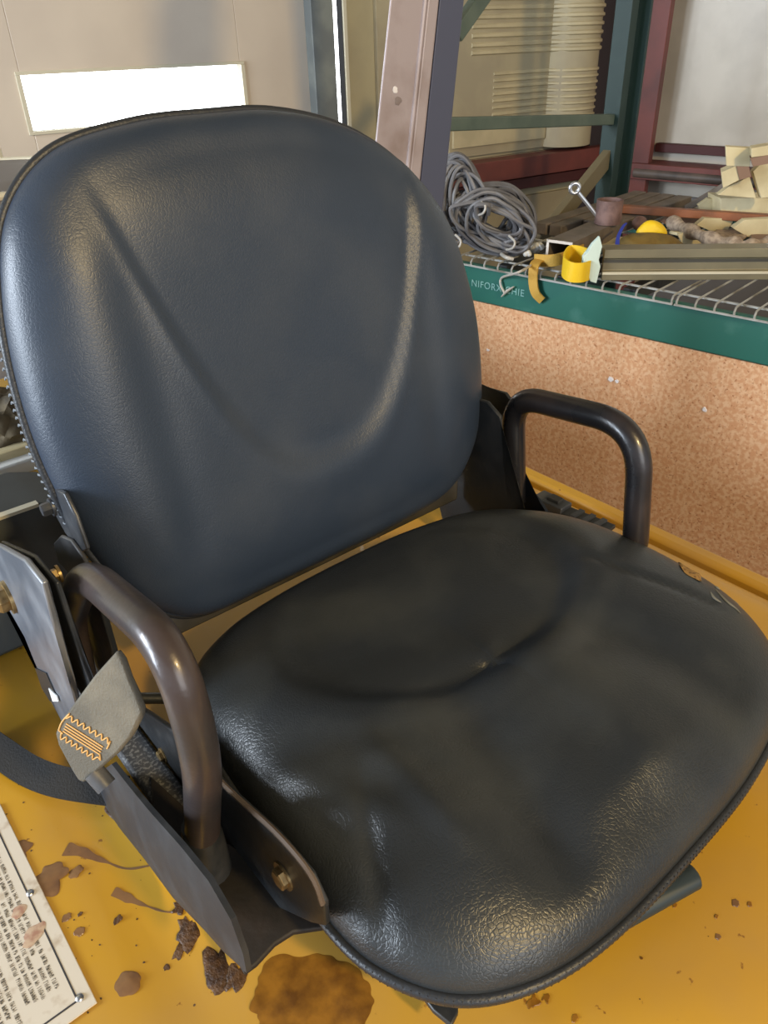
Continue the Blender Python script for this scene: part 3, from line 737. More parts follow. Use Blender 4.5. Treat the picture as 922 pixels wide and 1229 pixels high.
# overhead guard post (rear right), leaning channel; lit and shaded faces put into the colours
gp0 = qy(504, 250, 1.05); gp1 = qy(529, -60, 1.05)
def gq(x, y, d=0): return qy(x, y, 1.05 + d)
gdir = (gp1 - gp0).normalized()
gf = [gq(446, 215), gq(520, 262), gq(527, 235), gq(562, -60), gq(532, -60), gq(474, -60)]
L0, L1 = gq(443, 215), gq(475, -60)       # left edge of the lit face
M0, M1 = gq(517, 262), gq(531, -60)       # corner between lit face and dark face
# extend downward to the body
def ext(p0, p1, z): d = p1 - p0; return p0 + d * ((z - p0.z) / d.z)
M0 = gq(493, 248); M1 = gq(534, -60); L0 = gq(444, 215)
M0 = ext(gq(506, 200), gq(527, 0), .98); M1 = ext(gq(506, 200), gq(527, 0), 2.2)
L0 = ext(gq(452, 155), gq(468, 0), .98); L1 = ext(gq(452, 155), gq(468, 0), 2.2)
D0 = ext(gq(533, 235), gq(557, 0), .98); D1 = ext(gq(533, 235), gq(557, 0), 2.2)
back = Vector((.12, .99, 0)) * .085
bm = bmesh.new()
obj('guard_post', slab([L0, M0, M1, L1], Vector((.66, .75, 0)), .07), GUARD_LIT, fk, bevel=.004)
s0 = M0 + Vector((.001, 0, 0)); s1 = M1 + Vector((.001, 0, 0))
obj('guard_post_side', slab([s0, D0, D1, s1], Vector((.66, .75, 0)), .075), GUARD_SHADE, fk, bevel=.003)
# raised rib on the lit face
r0 = L0.lerp(M0, .70); r1 = L1.lerp(M1, .70)
obj('post_rib', tubeb([r0, r1], .004, 8), GUARD_LIT, fk)
r0 = L0.lerp(M0, .78); r1 = L1.lerp(M1, .78)
obj('post_rib', tubeb([r0, r1], .0028, 8), GUARD_LIT, fk)
nb = (M0 - L0).cross(gdir).normalized(); nb = nb if nb.y < 0 else -nb
c = gq(474, 108); bmx = blob(c + nb * .0005, .0045, nb, 1.2, 0, 3, 12, .3, .0006); obj('paint_chip', bmx, FLECK, fk)
c = gq(478, 121); bmx = blob(c + nb * .0005, .006, nb, 1.2, 0, 4, 16, .2, .0003); obj('paint_stain', bmx, mat('post_stain', srgb(128, 116, 114), .5), fk)
# small dark box / cover right behind the seat at left
pl = [qy(x, y, .84) for x, y in ((-60, 640), (40, 608), (62, 606))]
zt2 = pl[1].z
hb = thing('air_cleaner_cover', 'dark grey sheet cover behind the seat with a pale worn top edge', 'cover', (.1, .86, HZ))
obj('cover_panel', slab([Vector((-.30, .84, HZ + .001)), Vector((.16, .84, HZ + .001)), Vector((.205, .84, zt2 - .05)), Vector((.205, .84, zt2 - .012)), Vector((.17, .84, zt2)), Vector((-.30, .84, zt2))], (0, 1, 0), .11), GREYP, hb, bevel=.006)
obj('worn_edge', barb((-.30, .842, zt2 + .001), (.17, .842, zt2 + .001), .010, .004), CREAM, hb)
# things on the counterweight seen past the seat's left edge
cwz = 1.0
def cwp(x, y, Y): return qy(x, y, Y)
def ledge(name, y0, y1, Y, m_, lab, cat, depth=.12, x0=-60, x1=60, par=None):
    a, b = cwp(20, y1, Y), cwp(20, y0, Y)
    xa, xb = cwp(x0, y0, Y).x, cwp(x1, y0, Y).x
    P = [Vector((xa, Y, a.z)), Vector((xb, Y, a.z)), Vector((xb, Y, b.z)), Vector((xa, Y, b.z))]
    return P
def lz(y, Y): return qy(20, y, Y).z
stack = [('yellow_rail', 579, 600, 1.06, HOOD, 'yellow steel rail across the back of the body below the pale board', 'rail'),
         ('pale_board', 556, 578, 1.08, WHITE, 'pale dusty board lying on the yellow rail behind the seat', 'board'),
         ('brown_plank', 540, 555, 1.10, WOOD, 'thin tan plank lying on the pale board behind the seat', 'plank')]
for nm, y0, y1, Y, m_, lab, cat in stack:
    z1, z0 = lz(y0, Y), lz(y1, Y)
    xa = qy(-80, y0, Y).x; xb = qy(70, y0, Y).x
    tag(obj(nm, boxb(((xa + xb) / 2, Y + .06, (z0 + z1) / 2), (xb - xa, .12, z1 - z0)), m_, bevel=.003), lab, cat)
z_ = lz(600, 1.06)
tag(obj('grey_sill', boxb((.17, 1.075, z_ - .02), (.26, .15, .036)), GREYP, bevel=.004), 'grey sill plate under the yellow rail behind the seat', 'sill')
# rag
bm = bmesh.new(); c = qy(8, 508, 1.17)
bmesh.ops.create_icosphere(bm, subdivisions=4, radius=1)
for v in bm.verts:
    n_ = noise.noise(v.co * 1.6 + Vector((3, 1, 0))) * .45 + noise.noise(v.co * 4) * .2
    v.co = Vector((v.co.x * .052, v.co.y * .045, v.co.z * .046)) * (1 + n_) + c
rag = tag(obj('brown_rag', bm, RAG), 'crumpled brown rag on the plank behind the seat', 'rag')
# tank / grey bin with white rim far left
gb = thing('grey_bin', 'tall dark grey bin with a white double rim standing behind the forklift', 'bin', (.25, 2.05, 0))
bc = qy(-40, 206, 2.0)
bm = bmesh.new(); R0 = .30; bcx, bcy = bc.x, 2.0 + 0.0
zr_ = qy(0, 203, 1.75).z - .02
def ringv(r, z): return [bm.verts.new((bcx + r * cos(2 * pi * k / 40), bcy + r * sin(2 * pi * k / 40), z)) for k in range(40)]
rr_ = [ringv(R0 * .93, 0), ringv(R0, zr_ - .03), ringv(R0 - .012, zr_ - .02), ringv(R0 * .5, zr_ - .015)]
for A_, B_ in zip(rr_, rr_[1:]):
    for k in range(40): bm.faces.new((A_[k], A_[(k + 1) % 40], B_[(k + 1) % 40], B_[k]))
bm.faces.new(rr_[-1]); bm.faces.new(rr_[0][::-1])
obj('bin_body', bm, GREY_W, gb)
for z in (zr_ - .022,):
    obj('rim', tubeb([Vector((bcx + R0 * cos(2 * pi * k / 40), bcy + R0 * sin(2 * pi * k / 40), z)) for k in range(40)], .008, 8, closed=True), CREAM, gb)
for k in range(6):
    a_ = 2 * pi * k / 6
    obj('rim_post', tubeb([Vector((bcx + R0 * cos(a_), bcy + R0 * sin(a_), zr_ - .028)), Vector((bcx + R0 * cos(a_), bcy + R0 * sin(a_), zr_ + .006))], .006, 6), CREAM, gb)

# data plate on the hood
def hz(x, y): return hood_z(x, y)
def onH(x, y, lift=.0): p = qz(x, y, HZ + lift); return p
cr1 = onH(118, 1204); pw, pl_ = .16, .24
pxr = cr1.x - .0005; pyb = cr1.y
dp = obj('data_plate', boxb((pxr - pw / 2, pyb + pl_ / 2, HZ + .0012), (pw, pl_, .0016)), PLATE, fk, bevel=.0006)
top = HZ + .0021
bm = bmesh.new()
for off, w_ in ((.011, .0014),):
    x0, x1, y0, y1 = pxr - pw + off, pxr - off, pyb + off, pyb + pl_ - off
    bar(bm, (x1, y0, top), (x1, y1, top), w_, .0003); bar(bm, (x0, y0, top), (x1, y0, top), w_, .0003)
    bar(bm, (x0, y0, top), (x0, y1, top), w_, .0003); bar(bm, (x0, y1, top), (x1, y1, top), w_, .0003)
obj('plate_border', bm, INKD, dp)
for p in ((pxr - .009, pyb + .012), (pxr - .009, pyb + .125), (pxr - pw + .009, pyb + .012), (pxr - pw + .009, pyb + .125)):
    bm = bmesh.new(); bmesh.ops.create_uvsphere(bm, u_segments=14, v_segments=8, radius=.0036)
    for v in bm.verts: v.co = Vector((v.co.x, v.co.y, max(0, v.co.z) * .7)) + Vector((p[0], p[1], top - .0004))
    obj('rivet', bm, RIVET, dp)
# printed lines: rows of tiny letter strokes; rows run along -y (read from the seat side)
bm = bmesh.new(); rnd = random.Random(5)
def quad(x0, y0, x1, y1, z): 
    vs = [bm.verts.new(v) for v in ((x0, y0, z), (x1, y0, z), (x1, y1, z), (x0, y1, z))]; bm.faces.new(vs)
row_x = pxr - .018; ri = 0
while row_x > pxr - pw + .02:
    y = pyb + pl_ - .02
    if ri % 9 == 5: row_x -= .004
    ymin = pyb + .016 + rnd.uniform(0, .02)
    while y > ymin:
        wl_ = rnd.randint(2, 7)
        for c_ in range(wl_):
            # a letter: one upright and one or two bars
            h_ = .0034
            quad(row_x - h_, y - .0004, row_x, y, top + .0001)
            if rnd.random() < .75: quad(row_x - h_ * rnd.choice((.15, .5, 1)), y - .0013, row_x - h_ * rnd.choice((.0, .35, .85)), y, top + .0001)
            if rnd.random() < .6: quad(row_x - h_, y - .0015, row_x - h_ * .3, y - .0011, top + .0001)
            y -= .0019
        y -= .0018
        if rnd.random() < .04: y -= .012
    row_x -= .0054; ri += 1
stuff(obj('printed_lines', bm, INK, dp, smooth=False))
for i, (x, y, r, e) in enumerate(((22, 1094, .005, 1.2), (39, 1123, .006, 1.9))):
    obj('rust_mark', blob(onH(x, y, .0022), r, (0, 0, 1), e, .6, 60 + i, 14, .3, .0002), RUST, dp)

# dried grease spots and oil marks on the hood
def spot(x, y, r, m_=GREASE, e=1.0, ang=0, seed=1, jag=.22, h=.0006, n=24, name='grease_spot'):
    p = onH(x, y); p.z = hz(p.x, p.y) + .0001
    return obj(name, blob(p, r, (0, 0, 1), e, ang, seed, n, jag, h), m_, fk)
spot(18, 1024, .0125, OILFILM, 1.1, .4, 11); spot(58, 1057, .0145, OILFILM, 1.15, 1.0, 12, .3)
spot(90, 1046, .005, OILFILM, 1.4, .2, 13); spot(153, 1180, .0105, OILFILM, 1.0, 0, 14, .12)
spot(227, 1111, .010, GREASE, 1.4, 1.0, 15, .5, .0008); spot(216, 1087, .006, GREASE, 1.2, 0, 16, .6, .0015)
spot(218, 1130, .004, GREASE, 2.6, .6, 17, .5, .0006); spot(262, 1160, .013, GREASE, 1.5, .9, 18, .45, .0008)
spot(285, 1172, .008, GREASE, 1.3, .5, 19, .6, .0007); spot(140, 1102, .003, GREASE, 1.6, .3, 20)
spot(199, 1157, .0026, GREASE, 1.2, 0, 21); spot(80, 1101, .0035, OILFILM, 1.2, .2, 22); spot(96, 1097, .0015, GREASE, 1.6, .2, 23)
spot(95, 1118, .004, OILFILM, 1.2, .2, 24); spot(180, 995, .012, GREASE, 2.6, 1.9, 25, .3, .001); spot(150, 975, .010, GREASE, 2.4, 1.9, 28, .3, .001)
# tadpole shaped runs
def run(pts, r, seed, m_=OILFILM):
    P = [onH(x, y) for x, y in pts]
    for p in P: p.z = hz(p.x, p.y) + .0002
    bm = ribbon(P, Vector((-(P[-1] - P[0]).y, (P[-1] - P[0]).x, 0)), r, .0006, 6, wf=lambda t: (1.0 if t < .15 else max(.16, 1 - (t - .15) * 2.2)) * (1 + .15 * sin(t * 31)))
    return obj('oil_run', bm, m_, fk)
run([(78, 1018), (100, 1022), (125, 1030), (150, 1038), (178, 1036)], .013, 1, OILFILM)
run([(134, 1068), (152, 1074), (172, 1082), (196, 1090), (216, 1092)], .010, 2, OILFILM)
spot(365, 1190, .030, OILBR, 1.35, 2.4, 26, .16, .0003, 40, 'oil_patch'); spot(418, 1200, .020, OILBR, 1.2, 1.2, 41, .2, .0002, 30, 'oil_patch')
spot(340, 1215, .018, OILBR, 1.2, .2, 42, .2, .00025, 30, 'oil_patch')
spot(640, 1203, .004, OILBR, 1.5, .4, 27, .5); spot(655, 1197, .003, OILBR, 1.3, .4, 31, .5); spot(900, 1085, .0022, OILBR, 1.3, .2, 32)
spot(860, 1100, .0016, OILBR, 1.3, .2, 33); spot(690, 1222, .0022, OILBR, 1.6, .2, 34); spot(770, 1150, .0012, OILBR, 1, 0, 35)
spot(883, 1084, .003, OILFILM, 1.3, .2, 36); spot(810, 1087, .0016, OILBR, 1.8, .2, 37); spot(862, 1124, .0022, OILFILM, 1.3, .2, 38)
# finely spattered dirt
bm = bmesh.new(); rnd = random.Random(9)
for i in range(170):
    x = rnd.uniform(-.08, .85); y = rnd.uniform(.0, .62)
    if rnd.random() < .4: x = rnd.uniform(-.02, .12); y = rnd.uniform(.3, .65)
    r = rnd.uniform(.0004, .0011); z = hood_z(x, y) + .0003; n = 6
    vs = [bm.verts.new((x + r * cos(2 * pi * k / n) * rnd.uniform(.7, 1.3), y + r * sin(2 * pi * k / n) * rnd.uniform(.7, 1.3), z)) for k in range(n)]
    bm.faces.new(vs)
stuff(obj('dirt_spatter', bm, GREASE, fk))

# ================================================================== SEAT
CX = .41
seat = thing('operator_chair', 'black vinyl forklift seat with contoured cushion, backrest and two tube armrests', 'seat', (CX, .35, HZ))
# ---- cushion
_co = [(-.10, -.212), (0, -.213), (.10, -.208), (.187, -.190), (.252, -.155), (.293, -.085), (.302, .01), (.292, .105), (.258, .172), (.195, .222), (.10, .244), (0, .250), (-.10, .246),
       (-.170, .232), (-.218, .198), (-.232, .13), (-.240, .05), (-.244, -.03), (-.248, -.08), (-.240, -.126), (-.212, -.171), (-.165, -.199)]
_cp = sorted((atan2(p.y, p.x) % (2 * pi), p.length) for p in cr([(a, b, 0) for a, b in _co], 10, True))
import bisect
_ck = [a for a, b in _cp]
def c_out(th):
    """outline point of the cushion at polar angle th (0 = right, pi/2 = rear)"""
    th %= 2 * pi; i = bisect.bisect(_ck, th); a0, r0_ = _cp[i - 1]; a1, r1_ = _cp[i % len(_cp)]
    if a1 <= a0: a1 += 2 * pi
    if th < a0: th += 2 * pi
    f = (th - a0) / (a1 - a0); r = r0_ + (r1_ - r0_) * f
    return r * cos(th), r * sin(th)
CYC = .353
RIM = 1.028
FOLDS = []
for (xa_, ya_, xb_, yb_, am_, wd_) in ((300, 905, 500, 992, .0045, .014), (430, 880, 560, 1005, .005, .012), (720, 960, 850, 850, .004, .016), (500, 905, 700, 1010, -.003, .016)):
    pa_, pb_ = qz(xa_, ya_, 1.085), qz(xb_, yb_, 1.085); FOLDS.append((pa_.x, pa_.y, pb_.x, pb_.y, am_, wd_))
def c_surf(t, th):
    x, y = c_out(th); s = sin(th)
    X, Y = CX + x * t, CYC + y * t
    front = max(0, -s)
    p = 6.0 - 3.0 * front; q = .5 + .06 * front
    H = .062 + .009 * max(0, s) + .006 * max(0, cos(th))
    z = RIM + H * (max(0, 1 - t ** p)) ** q
    # seat contours
    u, v = X - .43, Y
    e = sqrt((u / .185) ** 2 + ((v - .455) / .125) ** 2)
    bowl = (1 - ss(.80, 1.02, e)) * (1 - .8 * ss(.43, .56, v))
    z -= .015 * bowl
    z += .0035 * math.exp(-((e - 1.10) / .10) ** 2) * ss(.1, -.06, Y - .40)
    fade = ss(1.0, .82, t)
    # thigh channels
    for cx_, dpt, wdt in ((.325, .013, .034), (.53, .012, .036)):
        z -= dpt * math.exp(-((X - cx_ - (Y - .25) * (.25 if cx_ < .4 else -.25)) / wdt) ** 2) * ss(.38, .30, Y) * ss(.13, .22, Y) * fade
    z += .006 * math.exp(-((X - .43) / .034) ** 2) * ss(.36, .28, Y) * ss(.14, .2, Y) * fade
    # soft unevenness of old foam
    z += .0016 * noise.noise(Vector((X * 9, Y * 9, 2))) * fade
    # folds fanning out from the bowl over the left thigh roll
    for (ax, ay, bx, by, am, wd_) in FOLDS:
        dx_, dy_ = bx - ax, by - ay; L2 = dx_ * dx_ + dy_ * dy_; tt_ = ((X - ax) * dx_ + (Y - ay) * dy_) / L2
        dd_ = abs((X - ax) * dy_ - (Y - ay) * dx_) / sqrt(L2)
        z += am * math.exp(-(dd_ / wd_) ** 2) * ss(-.15, .3, tt_) * ss(1.15, .75, tt_) * fade
    # crease near the torn right rear corner
    z -= .004 * math.exp(-((X - .60 - (.36 - Y) * .35) / .006) ** 2) * ss(.24, .27, Y) * ss(.42, .36, Y)
    # wrinkle on the left front
    z -= .0035 * math.exp(-((X - .205 - (Y - .28) * .6) / .008) ** 2) * ss(.2, .24, Y) * ss(.36, .30, Y)
    return Vector((X, Y, z))
NT, NA = 56, 200
bm = bmesh.new(); rings = []
ts = [0] + [1 - (1 - k / NT) ** 1.9 for k in range(1, NT + 1)]
cen = bm.verts.new(c_surf(0, 0))
for t in ts[1:]:
    rings.append([bm.verts.new(c_surf(t, 2 * pi * k / NA)) for k in range(NA)])
for k in range(NA): bm.faces.new((cen, rings[0][k], rings[0][(k + 1) % NA]))
for A_, B_ in zip(rings, rings[1:]):
    for k in range(NA): bm.faces.new((A_[k], B_[k], B_[(k + 1) % NA], A_[(k + 1) % NA]))
cushion = obj('cushion', bm, V_CUSH, seat, angle=80)
def c_ring(z, sc=1.0, n=240): return [Vector((CX + c_out(2 * pi * k / n)[0] * sc, CYC + c_out(2 * pi * k / n)[1] * sc, z)) for k in range(n)]
obj('piping', tubeb(c_ring(RIM - .002, 1.006), .0042, 10, closed=True), PIPING, cushion)
# underside shell band below the piping
bm = bmesh.new(); lv = [c_ring(RIM - .002, 1.0), c_ring(RIM - .010, 1.004), c_ring(RIM - .020, .995), c_ring(RIM - .030, .955), c_ring(RIM - .034, .85)]
lv = [[bm.verts.new(p) for p in L_] for L_ in lv]
for A_, B_ in zip(lv, lv[1:]):
    for k in range(240): bm.faces.new((A_[k], B_[k], B_[(k + 1) % 240], A_[(k + 1) % 240]))
bm.faces.new(lv[-1])
bmesh.ops.recalc_face_normals(bm, faces=bm.faces[:])
obj('cushion_shell', bm, PIPING, cushion)
# stitch pleats along the front band
bm = bmesh.new(); R2 = c_ring(RIM, 1.0, 300)
for k in range(150, 300):
    p = R2[k]; o_ = (p - Vector((CX, CYC, p.z))).normalized()
    tube(bm, [p + o_ * .0042 + Vector((0, 0, .0012)), p + o_ * .0054 - Vector((0, 0, .003)), p + o_ * .0044 - Vector((0, 0, .0065))], .0006, 5)
stuff(obj('stitching', bm, PIPING, cushion))
# torn vinyl showing foam, cracks
def c_top(X, Y):
    th = atan2((Y - CYC), (X - CX)); ox, oy = c_out(th); R_o = sqrt(ox * ox + oy * oy); t = sqrt((X - CX) ** 2 + (Y - CYC) ** 2) / R_o
    return c_surf(min(t, 1), th)
def onC(x, y):
    """first hit of the sight line on the cushion top"""
    d = ray(x, y); prev = None
    for k in range(400):
        z = 1.12 - k * .0003; p = EYE + d * ((z - EYE.z) / d.z)
        ox, oy = c_out(atan2(p.y - CYC, p.x - CX)); inside = (p.x - CX) ** 2 + (p.y - CYC) ** 2 <= (ox * ox + oy * oy)
        if inside and c_top(p.x, p.y).z >= z: return p
    return qz(x, y, 1.06)
bm = bmesh.new()
out = [(810, 668), (817, 668), (827, 674), (836, 682), (843, 692), (842, 698), (832, 694), (822, 688), (815, 678)]
P = [onC(x, y) for x, y in out]; c0_ = sum(P, Vector()) / len(P)
def proj_c(p, l): q_ = c_top(p.x, p.y); return q_ + Vector((0, 0, l))
P2 = cr([proj_c(p, .0) for p in P], 3, True)
V0 = [bm.verts.new(p + Vector((.0002, 0, .0003))) for p in P2]; V1 = [bm.verts.new(proj_c(c0_ + (p - c0_) * .72, .0016 + .0008 * random.random())) for p in P2]
V2 = bm.verts.new(proj_c(c0_, .0010))
for k in range(len(V0)):
    bm.faces.new((V0[k], V0[(k + 1) % len(V0)], V1[(k + 1) % len(V0)], V1[k])); bm.faces.new((V1[k], V1[(k + 1) % len(V0)], V2))
fo = obj('torn_foam', bm, FOAM, cushion); fo['label'] = 'tan foam showing through a tear in the black vinyl'
for path in ([(859, 708), (866, 716), (874, 724), (882, 730), (889, 737)], [(853, 711), (857, 718), (866, 724)], [(858, 704), (864, 708)], [(900, 716), (890, 717), (880, 713)]):
    P = cr([proj_c(onC(x, y), .0006) for x, y in path], 4)
    obj('vinyl_crack', tubeb(P, .0012, 6, flat=.6, rf=lambda t: .3 + sin(pi * t)), mat('crack_edge', srgb(120, 118, 108), .6), cushion)

# ---- backrest
BU = Vector((0, .2, 1)).normalized(); BN = Vector((0, -1, .2)).normalized(); B0 = Vector((CX, .586, 1.087))
outl = [(0, -.022), (-.09, -.022), (-.165, -.018), (-.212, .018), (-.245, .085), (-.261, .17), (-.262, .25), (-.25, .33), (-.225, .392), (-.175, .433), (-.10, .448), (-.03, .450), (.045, .447),
        (.125, .426), (.195, .383), (.246, .320), (.269, .24), (.276, .17), (.268, .09), (.242, .030), (.19, -.010), (.09, -.022)]
OL = cr([Vector((a, b, 0)) for a, b in outl], 10, True); NB = len(OL)
BC = Vector((-.004, .215, 0))
def parab(u, v): return v - (.112 + (abs(u + .004) ** 3.0 * 42 if u > -.004 else abs(u + .004) ** 2.3 * 19))
def b_w(u, v, t):
    w_ = -.042 + .060 * (max(0, 1 - t ** 5)) ** .5
    f = parab(u, v); fade = ss(1.0, .84, t)
    topf = ss(.44, .27, v)
    w_ -= .0065 * ss(-.018, .018, f) * topf
    w_ += .0012 * math.exp(-((f + .025) / .018) ** 2) * topf
    w_ += .005 * math.exp(-((abs(u) - .198) / .035) ** 2) * fade * ss(.0, .12, v) * ss(.42, .32, v)
    w_ -= .0028 * math.exp(-((abs(u) - .160) / .018) ** 2) * fade * ss(.02, .1, v) * ss(.42, .3, v)
    w_ += .010 * (1 - (u / .26) ** 2) * -1 * fade
    w_ += .0012 * noise.noise(Vector((u * 11, v * 11, 7)))
    return w_
def bpt(u, v, w_): return B0 + Vector((u, 0, 0)) + BU * v + BN * w_
bm = bmesh.new(); rings = []; NT2 = 54
cen = bm.verts.new(bpt(BC.x, BC.y, b_w(BC.x, BC.y, 0)))
for j in range(1, NT2 + 1):
    t = 1 - (1 - j / NT2) ** 1.9; ring_ = []
    for p in OL:
        q_ = BC + (p - BC) * t; ring_.append(bm.verts.new(bpt(q_.x, q_.y, b_w(q_.x, q_.y, t))))
    rings.append(ring_)
for k in range(NB): bm.faces.new((cen, rings[0][k], rings[0][(k + 1) % NB]))
for A_, B_ in zip(rings, rings[1:]):
    for k in range(NB): bm.faces.new((A_[k], B_[k], B_[(k + 1) % NB], A_[(k + 1) % NB]))
bmesh.ops.recalc_face_normals(bm, faces=bm.faces[:])
backrest = obj('backrest', bm, V_BACK, seat, angle=80)
def b_ring(w_, sc=1.0): return [bpt(BC.x + (p.x - BC.x) * sc, BC.y + (p.y - BC.y) * sc, w_) for p in OL]
obj('piping', tubeb(b_ring(-.044, 1.004), .0042, 10, closed=True), PIPING, backrest)
bm = bmesh.new(); lv = [b_ring(-.042, 1.0), b_ring(-.052, 1.004), b_ring(-.064, .99), b_ring(-.074, .93), b_ring(-.078, .7)]
lv = [[bm.verts.new(p) for p in L_] for L_ in lv]
for A_, B_ in zip(lv, lv[1:]):
    for k in range(NB): bm.faces.new((A_[k], B_[k], B_[(k + 1) % NB], A_[(k + 1) % NB]))
bm.faces.new(lv[-1]); bmesh.ops.recalc_face_normals(bm, faces=bm.faces[:])
obj('back_shell', bm, PIPING, backrest)
bm = bmesh.new()
LL = cr([Vector((a, b, 0)) for a, b in outl[3:8]], 12)
acc = 0; last = LL[0]
for p in LL:
    acc += (p - last).length; last = p
    if acc >= .0048:
        acc = 0; o_ = (p - BC).normalized(); tt = Vector((-o_.y, o_.x, 0))
        def bb(a_, b_, w_): q_ = p + o_ * a_ + tt * b_; return bpt(q_.x, q_.y, w_)
        tube(bm, cr([bb(.001, 0, -.041), bb(.0052, 0, -.046), bb(.0050, 0, -.051), bb(.0048, .0022, -.054)], 3), .0009, 5)
stuff(obj('stitching', bm, THREAD, backrest))

# lower cross bar of the back frame, dusty grey
obj('back_crossbar', barb(Vector((.20, .636, 1.066)), Vector((.640, .636, 1.066)), .012, .055), mat('dusty_grey', srgb(66, 64, 62), .7, col2=srgb(50, 49, 48), nscale=25), seat, bevel=.003)

# ---- armrests (bent tube loops)
def fillet(pts, r, n=8):
    P = [Vector(p) for p in pts]; out = [P[0]]
    for i in range(1, len(P) - 1):
        a, b = (P[i - 1] - P[i]), (P[i + 1] - P[i]); ra_ = min(r[i - 1] if isinstance(r, (list, tuple)) else r, a.length * .49, b.length * .49)
        p0, p1 = P[i] + a.normalized() * ra_, P[i] + b.normalized() * ra_
        for j in range(n + 1):
            t = j / n; out.append(p0 * (1 - t) ** 2 + P[i] * 2 * t * (1 - t) + p1 * t * t)
    out.append(P[-1]); return out
XL, XR = .125, .69
left_path = fillet([qx(243, 1002, XL), qx(243, 905, XL), qx(205, 775, XL), qx(103, 686, XL), qx(84, 742, XL - .0), Vector((XL, .66, 1.02))], [.05, .07, .045, .03], 10)
obj('armrest', tubeb(left_path, .0139, 20), mat('armrest_brown_wear', (.06, .044, .040, 1), .3, metal=.1, col2=(.025, .024, .026, 1), nscale=9, lo=.45, hi=.65, rough2=.4, bump=.1, bscale=200, coat=.15), seat)
right_path = fillet([qx(763, 648, XR), qx(770, 512, XR), qx(616, 474, XR), qx(618, 600, XR)], [.06, .045], 12)
right_path = [Vector((XR, right_path[0].y, 1.02))] + right_path
obj('armrest', tubeb(right_path, .0148, 20), TUBE, seat)

# ---- right rear bracket plates
def plateX(pts, X, th, m_, name, parent=seat, bev=.0015): return obj(name, slab([qx(x, y, X) for x, y in pts], (1, 0, 0), th), m_, parent, bevel=bev)
plateX([(525, 600), (545, 470), (584, 482), (600, 500), (603, 560), (608, 596), (626, 620), (640, 645), (560, 650), (535, 640)], .655, .005, BLACK, 'hinge_plate')
plateX([(550, 450), (584, 466), (606, 472), (617, 487), (623, 550), (630, 580), (650, 606), (665, 630), (610, 640), (590, 560), (585, 500)], .702, .005, BLACK, 'hinge_plate')
plateX([(598, 560), (612, 566), (618, 596), (612, 612), (603, 600)], .672, .012, BLACK, 'pivot_block')
rb_ = bolt(seat, qx(607, 588, .668), (-1, 0, 0), .005, .006, BLACK, 'bolt')
# right slide bracket under cushion, carrying the armrest foot
obj('side_bracket', boxb((.672, .42, 1.015), (.05, .30, .006)), BLACK, seat, bevel=.001)
obj('side_bracket_flange', boxb((.650, .42, .995), (.005, .36, .06)), BLACK, seat, bevel=.001)
# belt buckle lying by the right bracket
lb = thing('seat_belt_buckle', 'dark metal seat belt latch lying on the hood behind the right armrest', 'buckle', qz(690, 612, .965))
bc_ = [qz(x, y, .985) for x, y in ((646, 596), (680, 612), (734, 634))]
o_ = obj('latch_body', barb(bc_[0], bc_[1], .026, .014), BLACK_W, lb, bevel=.002)
obj('latch_tongue', barb(bc_[1] - Vector((0, 0, .003)), bc_[2] - Vector((0, 0, .003)), .024, .006), BLACK, lb, bevel=.001)
obj('latch_button', barb(bc_[0].lerp(bc_[1], .4) + Vector((0, 0, .009)), bc_[0].lerp(bc_[1], .8) + Vector((0, 0, .009)), .014, .006), BLACK, lb, bevel=.001)
for f_ in (.25, .5, .75):
    q_ = bc_[1].lerp(bc_[2], f_); obj('latch_ridge', barb(q_ - Vector((0, .004, 0)), q_ + Vector((0, .004, 0)), .024, .006), BLACK_W, lb)
obj('belt_anchor', barb(bc_[0] + Vector((-.01, .03, -.02)), bc_[2] + Vector((.0, -.02, -.022)), .03, .004), BELTBLK, lb)

# ---- left hardware
# inner flange of the seat pan with two bolts
XF = .152
fl_ = [(150, 838), (186, 862), (216, 884), (270, 945), (330, 1000), (372, 1050), (388, 1085), (390, 1112), (374, 1108), (335, 1090), (280, 1040), (240, 985), (190, 930), (150, 880)]
flange = plateX(fl_, XF, .005, BLACK, 'side_bracket')
bolt(flange, qx(341, 1051, XF), (-1, 0, 0), .0088, .006)
bolt(flange, qx(196, 906, XF), (-1, 0, 0), .0060, .005)
# lip of the flange (brown worn edge)
obj('worn_lip', tubeb(cr([qx(x, y, XF - .001) for x, y in [(216, 882), (270, 943), (330, 998), (372, 1048), (387, 1085)]], 5), .0022, 6), mat('worn_brown_edge', srgb(98, 84, 72), .5), flange)
# pan: floor piece between the blade and the flange
ZP = .985
pan = [qz(x, y, ZP) for x, y in [(180, 930), (262, 1005), (330, 1040), (392, 1112), (352, 1118), (330, 1132), (308, 1156), (293, 1167), (272, 1130), (235, 1060), (185, 990)]]
obj('seat_pan', slab(pan, (0, 0, -1), .006), PAN, seat, bevel=.0015)
# gusset where the armrest foot is welded
g0 = left_path[0]
obj('weld_collar', tubeb([g0 + Vector((0, .002, .012)), g0, g0 - Vector((0, 0, .045))],   .0158, 18, rf=lambda t: .92 + .2 * t), BLACK, seat)
# dusty rubber block behind the foot
obj('slide_rail', boxb((.135, .56, .972), (.03, .30, .016)), mat('speckled_rubber', (.05, .05, .052, 1), .7, col2=(.16, .16, .155, 1), nscale=300, lo=.5, hi=.6), seat, bevel=.003)
